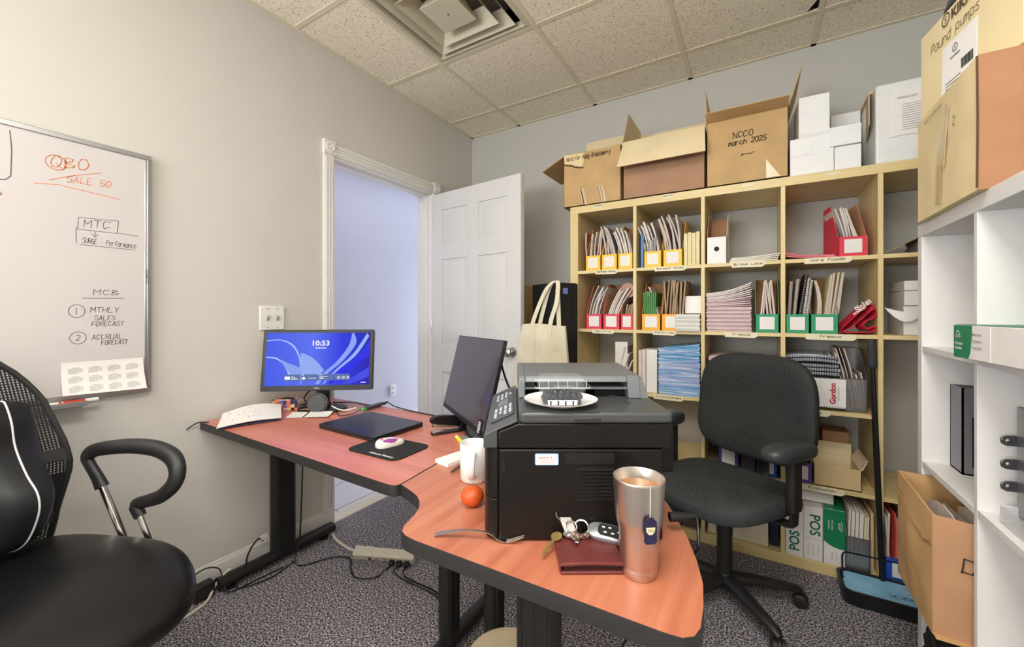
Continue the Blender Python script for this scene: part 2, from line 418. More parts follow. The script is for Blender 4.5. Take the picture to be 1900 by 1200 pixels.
S('ceiling', c, M_tile, smooth=0)
S('ceiling_deck', MB().bb(XL-.12, XR+.1, YN-.1, YB+.1, H+.32, H+.4), mat('plenum', (40, 46, 58), .9))
g = MB()
for x in xs[1:-1]: g.bb(x-.012, x+.012, YN, YB, H-.004, H+.004)
for y in ys[1:-1]: g.bb(XL, XR, y-.012, y+.012, H-.0035, H+.003)
g.bb(XL, XL+.022, YN, YB, H-.004, H+.004); g.bb(XL, XR, YB-.022, YB, H-.004, H+.004); g.bb(XR-.022, XR, YN, YB, H-.004, H+.004)
S('ceiling_grid', g, M_grid)
# fluorescent troffers that light the room; the two behind the camera are added fill
M_lens = mat('troffer_lens', (255, 246, 226), .5, var=0, emit=1.2)
def troffer(x, y, where):
    t = thing('ceiling_light', 'white recessed fluorescent troffer set in the tiled ceiling ' + where, 'light', (x, y, H))
    f = MB()
    for sx in (-1, 1): f.box((sx*.285, 0, 0), (.025, 1.19, .02)); f.box((0, sx*.5875, 0), (.545, .015, .02))
    f.build('frame', M_trim, t); MB().box((0, 0, .004), (.55, 1.16, .006)).build('diffuser', M_lens, t)
troffer(-.036, -.021, 'above the camera'); troffer(-.036, -1.85, 'added for fill by the right wall behind the camera'); troffer(-1.256, -1.24, 'added for fill over the left side behind the camera')
# four-way air diffuser
t = thing('ceiling_vent', 'square cream air diffuser with nested louvres set in the ceiling grid', 'vent', (-1.256, 1.504, H))
M_vent = mat('vent_enamel', (206, 197, 174), .4, var=.02)
def ring(a, za, b_, zb, th=.003):
    m = MB()
    for k in range(4):
        mm = RZ(PI/2*k)
        vs = [mm @ Vector(p) for p in ((-a, -a, za), (a, -a, za), (b_, -b_, zb), (-b_, -b_, zb), (-a, -a, za+th), (a, -a, za+th), (b_, -b_, zb+th), (-b_, -b_, zb+th))]
        m.add(vs, [(0, 1, 2, 3), (7, 6, 5, 4), (0, 4, 5, 1), (2, 6, 7, 3)])
    return m
m = MB()
for k in range(4):
    mm = RZ(PI/2*k); vs = [mm @ Vector(p) for p in ((-.293, -.293, -.002), (.293, -.293, -.002), (.268, -.268, -.010), (-.268, -.268, -.010), (.262, -.262, .02), (-.262, -.262, .02))]
    m.add(vs, [(0, 1, 2, 3), (3, 2, 4, 5)])
m.build('frame', M_vent, t)
ring(.235, -.012, .185, .055).build('louvre', M_vent, t)
ring(.175, -.020, .125, .055).build('louvre', M_vent, t)
m = MB(); m.box((0, 0, -.020), (.19, .19, .004)); m.lathe([(0, -.0225), (.005, -.0225), (.005, -.021), (0, -.021)], 10, 1)
for k in range(4):
    mm = RZ(PI/2*k); m.add([mm @ Vector(p) for p in ((-.095, -.095, -.018), (.095, -.095, -.018), (.06, -.06, .06), (-.06, -.06, .06))], [(0, 1, 2, 3)])
m.build('center_plate', [M_vent, M_ink], t)
MB().bb(-.28, .28, -.28, .28, .12, .13).build('duct', mat('duct_dark', (116, 108, 92), .8), t)

# six-panel door leaf, swung open into the room
dr = bpy.data.objects.new('door_1', None); COL.objects.link(dr); dr['kind'] = 'structure'
dr['label'] = 'white six panel door standing open beside the doorway'
hx, hy = -1.998, 2.232; dr.location = (hx, hy, 0); dr.rotation_euler = (0, 0, math.atan2(2.145-2.232, -1.211+1.998))
DW, DH = .792, 2.03
M_door = mat('door_paint', (216, 215, 215), .38, var=.01)
m = MB(); m.bb(0, DW, -.012, .018, .012, DH)
# raised stiles and rails on the visible face (negative y)
st = .105; mid = (.345, .447); rails = [(.012, .24), (.77, .96), (1.56, 1.66), (1.91, DH)]
for x0, x1 in ((0, st), mid, (DW-st, DW)): m.bb(x0, x1, -.02, -.012, .012, DH)
for z0, z1 in rails: m.bb(st, mid[0], -.02, -.012, z0, z1); m.bb(mid[1], DW-st, -.02, -.012, z0, z1)
for x0, x1 in ((st, mid[0]), (mid[1], DW-st)):
    for z0, z1 in ((.24, .77), (.96, 1.56), (1.66, 1.91)):
        a = .022; b_ = .042
        q = [(x0+a, z0+a), (x1-a, z0+a), (x1-a, z1-a), (x0+a, z1-a)]; p = [(x0+b_, z0+b_), (x1-b_, z0+b_), (x1-b_, z1-b_), (x0+b_, z1-b_)]
        vs = [(x, -.0125, z) for x, z in q]+[(x, -.019, z) for x, z in p]
        m.add(vs, [(4, 5, 6, 7)]+[(i, (i+1) % 4, 4+(i+1) % 4, 4+i) for i in range(4)])
m.build('leaf', M_door, dr, bevel=.002)
k = MB(); k.lathe([(.031, 0), (.031, .005), (.013, .008), (.011, .03), (.024, .038), (.029, .05), (.027, .062), (.016, .069), (0, .07)], 24, 0, (DW-.06, -.02, .945), RX(PI/2))
k.build('doorknob', M_steel, dr)
k = MB(); k.bb(DW-.0005, DW+.0015, -.006, .012, .905, .985); k.bb(DW, DW+.009, -.002, .008, .935, .955, 1)
k.build('latch_plate', [mat('bronze', (52, 44, 36), .4, .8), M_steel], dr)
for z in (.25, 1.05, 1.8):
    MB().lathe([(.006, 0), (.006, .09)], 10, 0, (-.004, -.022, z)).build('hinge', M_steel, dr)

# double light switch
sw = thing('light_switch', 'white double toggle light switch plate on left wall above lit monitor', 'switch', (XL, 1.09, 1.16))
MB().box((.004, 0, 0), (.008, .116, .116)).build('cover_plate', M_white, sw, bevel=.003)
for y in (-.023, .023):
    m = MB(); m.box((.009, y, 0), (.003, .011, .026)); m.box((.013, y, .004), (.014, .008, .011), M=RY(-.5))
    for z in (-.045, .045): m.lathe([(.003, 0), (.003, .0012), (0, .0012)], 8, 1, (.008, y, z), RY(PI/2))
    m.build('toggle', [mat('toggle_grey', (170, 166, 160), .4), M_steel], sw)

# whiteboard
wb = thing('whiteboard', 'large whiteboard with handwritten notes on left wall', 'whiteboard', (XL, 0, 0))
MB().bb(.004, .016, -1.05, .617, .897, 1.773).build('board_panel', mat('whiteboard_enamel', (212, 206, 204), .22, var=.01, vscale=4), wb)
f = MB(); M_alu = mat('aluminium', (186, 186, 188), .32, .9, var=.05, stretch=(1, 1, 40))
for a in ((-1.07, .626, 1.769, 1.787), (-1.07, .626, .885, .905), (.606, .626, .905, 1.769), (-1.07, -1.05, .905, 1.769)):
    f.bb(0, .020, a[0], a[1], a[2], a[3])
f.bb(.020, .024, .612, .620, .905, 1.769)
f.build('frame', M_alu, wb, bevel=.002)
MB().text('QUARTET', .012, basis((.0245, .616, 1.325), (0, 0, 1), (0, -1, 0)), 0).build('frame_logo', M_ink, wb)
t = MB(); t.bb(.016, .075, -.75, .44, .872, .878); t.bb(.070, .075, -.75, .44, .878, .888)
t.build('marker_tray', M_alu, wb, bevel=.001)
def board(y, z): return basis((.0165, y, z), (0, 1, 0), (0, 0, 1))
B0 = board(0, 0)
def circ(cy, cz, ry, rz, a0=0.3, n=22): return [[(cy+ry*math.cos(a0+i*2*PI/n*1.05), cz+rz*math.sin(a0+i*2*PI/n*1.05)) for i in range(n+1)]]
o_ = MB(); o_.hand('QBO', board(.365, 1.671), .036, .088, .0026, slope=.12); o_.strokes(circ(.378, 1.686, .024, .024), .0022, B0)
o_.hand('SALE 50', board(.402, 1.628), .022, .11, .0020, slope=.1); o_.strokes([[(.362, 1.624), (.42, 1.655), (.487, 1.684)], [(.332, 1.605), (.383, 1.614), (.536, 1.601)]], .0022, B0)
o_.build('orange_writing', mat('ink_orange', (236, 140, 92), .6, var=.2, vscale=90), wb)
k = MB(); k.strokes([[(.43, 1.514), (.533, 1.521), (.528, 1.475), (.428, 1.473), (.43, 1.514)], [(.471, 1.472), (.471, 1.452), (.463, 1.462)], [(.471, 1.452), (.479, 1.462)], [(.424, 1.478), (.425, 1.425)], [(.532, 1.476), (.589, 1.474)], [(.433, 1.421), (.579, 1.421)]], .0015, B0)
k.hand('MTC', board(.442, 1.482), .026, .068, .0017, slope=.1); k.hand('SURGE - Performance', board(.439, 1.428), .018, .142, .0013)
k.build('violet_writing', mat('ink_violet', (78, 68, 96), .6, var=.2, vscale=90), wb)
k = MB(); k.hand('MCB', board(.467, 1.249), .019, .066, .0015); k.strokes([[(.439, 1.236), (.548, 1.239)], [(.425, 1.18), (.425, 1.202)]], .0015, B0)
k.strokes(circ(.426, 1.191, .02, .022)+circ(.429, 1.099, .02, .021), .0015, B0)
k.hand('2', board(.424, 1.09), .018, .01, .0015)
k.hand('MTHLY', board(.459, 1.187), .018, .074, .0015); k.hand('SALES', board(.47, 1.159), .016, .053, .0015); k.hand('FORECAST', board(.462, 1.138), .016, .084, .0015)
k.hand('ACCRUAL', board(.463, 1.091), .017, .08, .0015); k.hand('FORECAST', board(.487, 1.071), .016, .07, .0015)
k2 = MB(); k2.strokes([[(.28, 1.755), (.284, 1.70), (.282, 1.614), (.272, 1.60), (.259, 1.597), (.15, 1.61)]], .0020, B0); k2.build('bracket_drawing', mat('ink_black', (66, 64, 70), .6, var=.2, vscale=90), wb)
k.build('black_writing', mat('ink_black', (66, 64, 70), .6, var=.2, vscale=90), wb)
k = MB(); k.hand('s', board(.255, 1.549), .014, .009, .002); k.build('red_writing', mat('ink_red', (180, 92, 106), .6, var=.2, vscale=90), wb)
# twelve-month calendar sheet held on the board
cl = thing('calendar', 'white twelve month calendar sheet on the whiteboard bottom corner', 'calendar', (XL, 0, 0))
m = MB()
def cf(u, v): return Vector((.020+.022*(1-v)**2+.006*u*(1-v), .388+.212*u+.004*(1-v)*u, .908+.108*v-.006*u*(1-v)))
m.slab(cf, (.0008, 0, 0), 6, 6); m.build('sheet', M_paper, cl)
m = MB()
for r_ in range(3):
    for c_ in range(4):
        y0 = .404+.049*c_; z0 = .997-.031*r_
        for q in range(6):
            z = z0-.0036*q; v = (z-.908)/.108; u = (y0-.388)/.212; p = cf(u, v)
            m.bb(p.x+.001, p.x+.0016, y0+(.008 if q == 0 else 0), y0+(.026 if q == 0 else .034-(.012 if q == 5 else 0)), p.z-.0008, p.z+.0008)
m.build('month_print', mat('print_grey', (186, 183, 186), .8, var=.25, vscale=700), cl)
for y, z, a, col, lab in ((.42, .8845, .06, (206, 70, 54), 'red whiteboard marker with white cap lying in the marker tray'), (.335, .8845, -.04, (30, 30, 34), 'black whiteboard marker in the marker tray behind the mesh chair')):
    mk = thing('whiteboard_marker', lab, 'marker', (XL+.045, y, z), a)
    MB().lathe([(.005, -.045), (.0065, -.043), (.0065, .02), (.0055, .022)], 12, 0, (0, 0, 0), RX(-PI/2)).build('barrel', mat('marker_%d' % col[0], col, .4), mk)
    MB().lathe([(.0066, .02), (.0066, .052), (.005, .054)], 12, 0, (0, 0, 0), RX(-PI/2)).build('cap', M_white, mk)
# ------------------------------------------------------------------ desks
M_cherry = wood('cherry_laminate', (184, 104, 86), (200, 122, 104), (210, 136, 118), 'x', .8, .30)
M_cherry2 = wood('cherry_laminate_long', (168, 96, 70), (184, 112, 84), (196, 128, 98), 'y', .8, .30)
M_band = mat('edge_band', (40, 38, 38), .5, var=.05)
M_leg = mat('leg_black', (24, 23, 22), .5, var=.05)
def offs(poly, d):
    n = len(poly); out = []
    for i in range(n):
        a, b, c = Vector(poly[i-1]), Vector(poly[i]), Vector(poly[(i+1) % n])
        e1 = (b-a).normalized(); e2 = (c-b).normalized(); n1 = Vector((e1.y, -e1.x)); n2 = Vector((e2.y, -e2.x))
        nn = (n1+n2).normalized(); k = d/max(.5, nn.dot(n1)); out.append((b.x+nn.x*k, b.y+nn.y*k))
    return out
def desk_top(th, poly, m, z0=.695, z1=.725):
    MB().prism(offs(poly, -.0014), z0, z1).build('tabletop', m, th, smooth=20)
    ou = offs(poly, 0); inn = offs(poly, -.0014); n = len(poly); b = MB()
    prof = [(inn, z1-.0002), (offs(poly, -.0006), z1-.0004), (ou, z1-.004), (ou, z0-.0006), (offs(poly, -.004), z0-.001)]
    vs = [(x, y, z) for P, z in prof for x, y in P]; fs = [(k*n+i, (k+1)*n+i, (k+1)*n+(i+1) % n, k*n+(i+1) % n) for k in range(4) for i in range(n)]
    b.add(vs, [f[::-1] for f in fs]).build('edge_band', M_band, th, smooth=60)
def desk_leg(th, x, y, sx, sy, foot, fw=.07):
    m = MB(); m.prism([(x+px, y+py) for px, py in rrect(-sx/2, sx/2, -sy/2, sy/2, min(sx, sy)*.42)], .05, .695)
    for k in (-.3, 0, .3): m.bb(x-sx/2-.001, x+sx/2+.001, y+k*sy-.002, y+k*sy+.002, .08, .69) if sy > sx else m.bb(x+k*sx-.002, x+k*sx+.002, y-sy/2-.001, y+sy/2+.001, .08, .69)
    l = m.build('leg', M_leg, th, smooth=30)
    f = MB(); a, b = foot
    f.prism(rrect(-fw/2, fw/2, .018, .062, .021), a, b, M=basis((x, 0, 0), (1, 0, 0), (0, 0, 1), (0, 1, 0)))
    f.build('foot', M_leg, l, smooth=40)
    for yy in (a+.05, b-.05):
        MB().lathe([(.022, 0), (.022, .014), (.008, .016), (.008, .03)], 14, 0, (x, yy, 0)).build('glide', M_leg, l)
d1 = thing('desk', 'cherry topped desk with black edging standing against the left wall', 'desk', (0, 0, 0))
desk_top(d1, [(-2.006, .790), (-.875, .762), (-.845, .762), (-.825, .766), (-.817, .779), (-.884, 1.385), (-2.006, 1.385)], M_cherry)
desk_leg(d1, -1.945, 1.105, .06, .112, (.83, 1.37), .06)
desk_leg(d1, -.915, 1.10, .055, .07, (.95, 1.40), .055)
MB().bb(-1.9, -.92, 1.11, 1.13, .64, .69).build('beam', M_leg, d1)
d2 = thing('desk', 'cherry topped corner desk with curved edges under the black printer', 'desk', (0, 0, 0))
front = [(-.8145, .779), (-.79, .772), (-.757, .762), (-.728, .75), (-.703, .732), (-.682, .708), (-.668, .68), (-.66, .655), (-.653, .632), (-.640, .614), (-.62, .605), (-.59, .602),
         (-.11, .613), (-.088, .616), (-.073, .628), (-.067, .65), (-.068, .70), (-.075, .76), (-.092, .825), (-.12, .905), (-.18, 1.033), (-.25, 1.14), (-.34, 1.24), (-.45, 1.32), (-.56, 1.365), (-.64, 1.385), (-.8815, 1.385)]
desk_top(d2, front, M_cherry2)
desk_leg(d2, -.405, .79, .10, .055, (.66, .95), .06)
desk_leg(d2, -.72, 1.09, .05, .06, (.98, 1.25), .05)
# ------------------------------------------------------------------ birch cube bookcase
M_birch = wood('birch', (214, 190, 132), (224, 202, 146), (231, 212, 160), 'z', .8, .42)
M_birchx = wood('birch_cross', (214, 190, 132), (224, 202, 146), (231, 212, 160), 'x', .8, .42)
SF, SBk = 2.30, 2.69
SZ = [.05, .3965, .743, 1.0895, 1.436]; STOP = 1.7825; SH = 1.825
DV = [-.578, -.231, .1135, .4615]
bc = thing('cube_bookcase', 'tall birch cube bookcase filled with files and magazines against the far wall', 'bookcase', (0, 0, 0))
MB().bb(-.965, -.915, SF, SBk, 0, STOP).build('side_panel', M_birch, bc, bevel=.0015)
MB().bb(.80, .85, SF, SBk, 0, STOP).build('side_panel', M_birch, bc, bevel=.0015)
MB().bb(-.965, .85, SF, SBk, STOP, SH).build('top_panel', M_birchx, bc, bevel=.0015)
MB().bb(-.915, .80, SF, SBk, 0, SZ[0]).build('bottom_panel', M_birchx, bc, bevel=.0015)
for x in DV: MB().bb(x-.009, x+.009, SF+.001, SBk, SZ[0], STOP).build('divider', M_birch, bc, bevel=.001)
COLX = [(-.915, DV[0]-.009)]+[(DV[i]+.009, DV[i+1]-.009) for i in range(3)]+[(DV[3]+.009, .80)]
for ci, (x0, x1) in enumerate(COLX):
    for ri in range(1, 5):
        if ci == 4 and ri == 2: continue
        MB().bb(x0, x1, SF+.001, SBk, SZ[ri]-.018, SZ[ri]).build('shelf', M_birchx, bc, bevel=.001)
M_tag = mat('label_tape', (232, 222, 190), .45, var=.03)
def shelf_label(x, z, txt, wd, ht=.02, hh=.010, tilt=0.0):
    m = MB(); y = SF-.0012
    m.prism([(x-wd/2, z-ht/2-.003), (x+wd/2-.012, z-ht/2-.005), (x+wd/2, z-ht/2+.003), (x+wd/2, z+ht/2), (x-wd/2, z+ht/2)], 0, .0012, M=basis((0, y+.0012, 0), (1, 0, 0), (0, 0, 1), (0, -1, 0)))
    o = m.build('shelf_label', M_tag, bc, smooth=0)
    if txt:
        k = MB(); n = len(txt); tw = min(wd*.86, n*.0125)
        k.hand(txt, basis((x-tw/2, y-.0007, z-hh*.4), (1, 0, 0), (0, 0, 1)), hh, tw, .0017, jit=.04); k.build('handwriting', M_ink, o, smooth=0)
shelf_label(-.787, 1.812, 'HONEY', .06, .013, .006); shelf_label(-.40, 1.812, 'DAIRY', .06, .013, .006)
shelf_label(-.03, 1.812, '', .05, .008); shelf_label(.30, 1.812, '', .05, .008)
shelf_label(-.74, 1.424, 'Hoffman Honey', .13); shelf_label(-.39, 1.424, 'Balmont Honey', .16)
shelf_label(-.03, 1.424, 'Brome Lake', .14, .022); shelf_label(.28, 1.424, 'Dare Foods', .17, .022)
shelf_label(-.76, 1.078, 'Delicia', .13); shelf_label(-.42, 1.078, 'Parkview', .12)
shelf_label(-.06, 1.078, 'Fresca', .14, .022); shelf_label(.29, 1.078, 'Fresca', .18, .024)
shelf_label(-.40, .731, 'Division/promos', .15, .022); shelf_label(.215, .731, 'Grizzly', .15, .022)
shelf_label(.26, .385, 'Kikkoman', .16, .022)
# ------------------------------------------------------------------ white cube unit on the right
M_wl = mat('white_laminate', (228, 225, 223), .4, var=.01)
WX, WXB = .435, .825; WY1 = 1.734; WTOP = 1.455; WZ = [.038, .386, .735, 1.0835]
wu = thing('cube_shelf_unit', 'white cube shelf unit along the right wall with boxes on top', 'shelf', (0, 0, 0))
MB().bb(WX, WXB, 1.700, WY1, 0, WTOP-.038).build('side_panel', M_wl, wu, bevel=.0015)
MB().bb(WX, WXB, .96, .994, 0, WTOP-.038).build('side_panel', M_wl, wu, bevel=.0015)
MB().bb(WX, WXB, .96, WY1, WTOP-.038, WTOP).build('top_panel', M_wl, wu, bevel=.0015)
MB().bb(WX, WXB, .994, 1.700, 0, .038).build('bottom_panel', M_wl, wu, bevel=.0015)
MB().bb(WX+.001, WXB, 1.343, 1.360, .038, WTOP-.038).build('divider', M_wl, wu, bevel=.001)
for y0, y1 in ((.994, 1.343), (1.36, 1.70)):
    for z in WZ[1:]: MB().bb(WX+.001, WXB, y0, y1, z-.017, z).build('shelf', M_wl, wu, bevel=.001)
# ------------------------------------------------------------------ magazine files and what stands in them
M_page = mat('page_edges', (204, 190, 178), .85, var=.2, vscale=60, stretch=(40, 1, 1))
M_pagew = mat('page_edges_white', (221, 211, 204), .85, var=.16, vscale=60, stretch=(40, 1, 1))
M_pageb = mat('page_edges_brown', (170, 144, 116), .85, var=.10, vscale=60, stretch=(40, 1, 1))
M_pagep = mat('page_edges_pink', (214, 186, 190), .85, var=.10, vscale=60, stretch=(1, 1, 60))
M_cov = [mat('cover_%d' % i, c, .5, var=.12, vscale=14) for i, c in enumerate([(214, 204, 196), (196, 172, 160), (176, 90, 84), (120, 130, 150), (225, 220, 214), (70, 84, 92)])]
FILEC = dict(yellow=(246, 200, 60), red=(226, 62, 84), orange=(246, 174, 52), green=(38, 152, 104), blue=(34, 84, 190), purple=(96, 66, 150), white=(240, 238, 236))
def magazine_file(x0, x1, z, col, label, y=SF+.012, group=None, rz=0, dep=.24, hf=.088, hb=.27, hole=False, card=True):
    w_ = x1-x0; t = thing('magazine_file', label, 'magazine file', ((x0+x1)/2, y, z), rz, group)
    mc = mat('file_'+col, FILEC[col], .55, var=.03); th = .003
    m = MB(); side = [(0, 0), (0, hf), (.015, hf+.004), (.13, hb), (dep, hb), (dep, 0)]
    for sx in (-1, 1):
        a = -w_/2 if sx < 0 else w_/2-th
        X_ = basis((a, 0, 0), (0, 1, 0), (0, 0, 1), (1, 0, 0))
        m.prism(side, 0, th/2, 0 if sx < 0 else 1, X_); m.prism(side, th/2, th, 1 if sx < 0 else 0, X_)
    m.bb(-w_/2, w_/2, 0, th/2, 0, hf, 0); m.bb(-w_/2+th, w_/2-th, th/2, th, 0, hf, 1)
    m.bb(-w_/2+th, w_/2-th, dep-th, dep, 0, hb, 1); m.bb(-w_/2+th, w_/2-th, th, dep-th, 0, th, 1)
    m.build('file_box', [mc, M_kraftd], t, smooth=0)
    if card: MB().bb(-w_*.31, w_*.31, -.0012, 0, hf*.17, hf*.86).build('label_card', M_paper, t, smooth=0)
    if hole: MB().lathe([(.012, 0), (.012, .0015), (0, .0015)], 18, 0, (0, -.0002, hf*.55), RX(PI/2)).build('finger_hole', M_ink, t)
    return t
def mags(x0, x1, z, n, label, group, y=SF+.03, h=(.23, .28), lean=0.0, bend=0.0, mats=None, tk=(.004, .008), dep=.2, name='magazine', cat='magazine', jl=.02, rot=None):
    # booklets standing on edge, spines up the depth; lean and bend move the tops sideways
    xs_ = x0
    gap = (x1-x0)/n
    for i in range(n):
        k = R.uniform(*tk) if tk != (.004, .008) else gap*R.uniform(.62, .95); k = min(k, gap*.95); hh = R.uniform(*h); ln = lean+R.uniform(-jl, jl); bd = bend*R.uniform(.85, 1.15); yo = R.uniform(0, .02)
        xb = x0+gap*i+(gap-k)/2
        def fn(u, v, xb=xb, hh=hh, ln=ln, bd=bd, yo=yo): return Vector((xb+ln*v*hh/.25+bd*v*v, y+yo+dep*u, z+.004+hh*v*(1-abs(bd)*v*.9)))
        m = MB().slab(fn, (k, 0, 0), 1, 7, 1, 0)
        mm = mats or (M_page, M_cov)
        o = m.build(name, [mm[0], R.choice(mm[1]) if isinstance(mm[1], list) else mm[1]], None, smooth=40)
        if rot: o.matrix_world = T(rot[0], rot[1]) @ RZ(rot[2]) @ T(-rot[0], -rot[1])
        tag(o, label, cat, group)
A_, B_, C_, D_, E_ = [z+.0006 for z in SZ[::-1]]
PW = (M_pagew, M_cov[:1]+M_cov[4:5]); PB = (M_pageb, [mat('cover_tan', (150, 124, 98), .6)])
# top row, first cell
for i, (a, b) in enumerate(((-.872, -.777), (-.774, -.68), (-.677, -.591))):
    magazine_file(a, b, A_, 'yellow', ['leftmost yellow file', 'middle yellow file', 'rightmost yellow file'][i]+' of three in the top left bookcase cell', group='yellow files in the first top cell')
mags(-.866, -.784, A_, 9, 'worn magazine in the leftmost yellow file of the top left cell', 'magazines in the leftmost yellow file', lean=-.028, bend=.034, h=(.22, .24), mats=(M_page, [M_cov[2], M_cov[1], M_cov[0]]))
mags(-.766, -.688, A_, 8, 'magazine curling left in the middle yellow file of the top left cell', 'magazines in the middle yellow file', lean=.008, bend=-.048, h=(.24, .27))
mags(-.669, -.598, A_, 7, 'magazine bent left in the rightmost yellow file of the top left cell', 'magazines in the third yellow file', lean=.006, bend=-.05, h=(.22, .28), mats=PW)
# top row, second cell
o = MB().bb(-.552, -.536, SF+.03, SF+.22, A_, A_+.19).build('book', mat('blue_book', (70, 128, 196), .4), None, bevel=.002); tag(o, 'slim blue book standing against the divider in the second top cell', 'book')
for i, (a, b) in enumerate(((-.531, -.436), (-.43, -.33))):
    magazine_file(a, b, A_, 'yellow', ['yellow file beside the slim blue book', 'yellow file next to the row of cream books'][i]+' in the second top cell', group='yellow files in the second top cell')
mags(-.525, -.445, A_, 8, 'magazine leaning left in the yellow file beside the slim blue book', 'magazines in the fourth yellow file', lean=.004, bend=-.052, h=(.24, .27), mats=PW)
mags(-.51, -.47, A_, 3, 'short grey booklet in the yellow file beside the slim blue book', 'grey booklets in the fourth yellow file', y=SF+.02, h=(.14, .16), lean=.0, mats=(mat('page_grey', (150, 148, 150), .8), [M_cov[3]]))
mags(-.422, -.338, A_, 9, 'tall magazine in the yellow file next to the cream books', 'magazines in the fifth yellow file', lean=.012, bend=-.05, h=(.26, .30))
M_creamb = mat('cream_book', (232, 218, 170), .7, var=.05)
for i in range(4):
    o = MB().bb(-.325+.0195*i, -.307+.0195*i, SF+.02, SF+.2, A_, A_+.17+.004*(i % 2)).build('book', [M_creamb], None, bevel=.002); tag(o, 'cream spined book standing in a row right of the yellow files', 'book', 'cream books in the second top cell')
# top row, third cell
magazine_file(-.215, -.122, A_, 'white', 'white file with round finger hole in the top middle cell', hf=.135, hole=True, card=False)
M_ps = mat('paper_stack_edge', (226, 220, 206), .85, var=.06, vscale=40, stretch=(1, 1, 60))
for i in range(4):
    z = A_+.006*i
    o = MB().slab(lambda u, v, z=z, i=i: Vector((-.112+.205*u+.003*i, SF+.015+.25*v, z+.012*u*u*(i+1)/4)), (0, 0, .0055), 6, 1).build('paper_sheaf', M_ps, None); tag(o, 'thin sheaf of white paper lying beside the white file with finger hole', 'paper', 'paper sheaves in the top middle cell')
# top row, fourth cell
for i in range(4):
    o = MB().slab(lambda u, v, i=i: Vector((.126+.19*u-.004*i, SF+.012+.24*v, A_+.0035*i+.026*(1-u)**3*(.6+.15*i))), (0, 0, .003), 8, 1, 0).build('folder', mat('pink_folder%d' % (i % 2), [(232, 150, 158), (206, 96, 110)][i % 2], .6), None); tag(o, 'thin pink folder lying under the red file in the fourth top cell', 'folder', 'pink folders in the fourth top cell')
magazine_file(.322, .424, A_, 'red', 'red file with white card turned toward the left in the fourth top cell', rz=.12, y=SF+.02, hf=.088, hb=.255, dep=.235)
mags(.362, .420, A_, 9, 'thick white magazine bent over in the lone red file of the top row', 'magazines in the red file', y=SF+.05, lean=-.028, bend=-.022, h=(.20, .235), mats=PW, tk=(.004, .0062), dep=.17, rot=(.373, SF+.02, .12))
# top row, fifth cell
for i in range(9):
    o = MB().box((.69+R.uniform(-.004, .004), SF+.15, A_+.0045+.0085*i), (.17, .25, .0078)).build('magazine', M_pagew, None); tag(o, 'white magazine in the flat stack at the right end of the top row', 'magazine', 'flat magazine stack in the fifth top cell')
o = MB().slab(lambda u, v: Vector((.478+.16*u, SF+.02+.26*v, A_+.004+.085*u)), (-.0025, 0, .004), 3, 1).build('clipboard', mat('clipboard_brown', (150, 126, 96), .5), None); tag(o, 'thin brown clipboard leaning on the magazine stack in the fifth top cell', 'clipboard')
# second row
for i, (a, b) in enumerate(((-.869, -.770), (-.766, -.665), (-.662, -.589))):
    magazine_file(a, b, B_, 'red', ['leftmost pink red file', 'middle pink red file', 'rightmost pink red file'][i]+' of three in the second row', group='red files in the second row')
mags(-.86, -.80, B_, 8, 'magazine curving right in the leftmost pink red file', 'magazines in the leftmost red file', lean=-.012, bend=.075, h=(.24, .27), mats=PW)
mags(-.758, -.70, B_, 6, 'magazine bent right in the middle pink red file', 'magazines in the middle red file', lean=.02, bend=.06, h=(.22, .25), mats=PW)
mags(-.652, -.60, B_, 4, 'magazine in the rightmost pink red file', 'magazines in the rightmost red file', lean=.0, bend=.01, h=(.13, .17), mats=PB)
o = MB().lathe([(.043, -.04), (.045, -.03), (.045, .03), (.043, .04)], 24, 0, (-.632, SF+.10, B_+.225), RX(PI/2)).build('round_tin', mat('tin_brown', (140, 100, 84), .35, .3), None); tag(o, 'round brown tin resting on top of the rightmost pink red file', 'tin')
for i, (a, b) in enumerate(((-.544, -.442), (-.438, -.33))):
    magazine_file(a, b, B_, 'orange', ['orange file holding green leaflets', 'orange file holding brown booklets'][i]+' in the second row', group='orange files in the second row')
M_greenl = mat('leaflet_green', (66, 140, 60), .5, var=.2, vscale=40)
for i in range(7):
    o = MB().slab(lambda u, v, i=i: Vector((-.532+.0085*i+.012*v*(i-3)/6, SF+.03+.18*u, B_+.004+.205*v)), (.007, 0, 0), 1, 3).build('leaflet', M_greenl, None); tag(o, 'green leaflet standing in the left orange file', 'leaflet', 'green leaflets in the orange file')
mags(-.462, -.447, B_, 2, 'pale booklet bent left beside the green leaflets', 'pale booklets in the orange file', lean=-.012, bend=-.035, h=(.2, .27), mats=PW)
mags(-.43, -.335, B_, 9, 'brown booklet standing in the right orange file', 'brown booklets in the orange file', lean=.008, h=(.25, .27), mats=PB, tk=(.007, .0105))
for i in range(13):
    dx = R.uniform(-.003, .003)
    o = MB().box((-.302+dx, SF+.085+R.uniform(-.003, .003)-.02, B_+.0035+.0068*i), (.118, .17, .0062)).build('booklet', [[M_pagew, mat('page_greenish', (206, 212, 204), .8), M_white][i % 3]], None); tag(o, 'white booklet in the small stack hanging over the shelf edge in the second row', 'booklet', 'white booklet stack in the second row')
o = MB().bb(-.325, -.243, SF+.06, SF+.2, B_+.092, B_+.185).build('small_box', M_white, None, bevel=.002); tag(o, 'plain white box sitting on the small booklet stack in the second row', 'box')
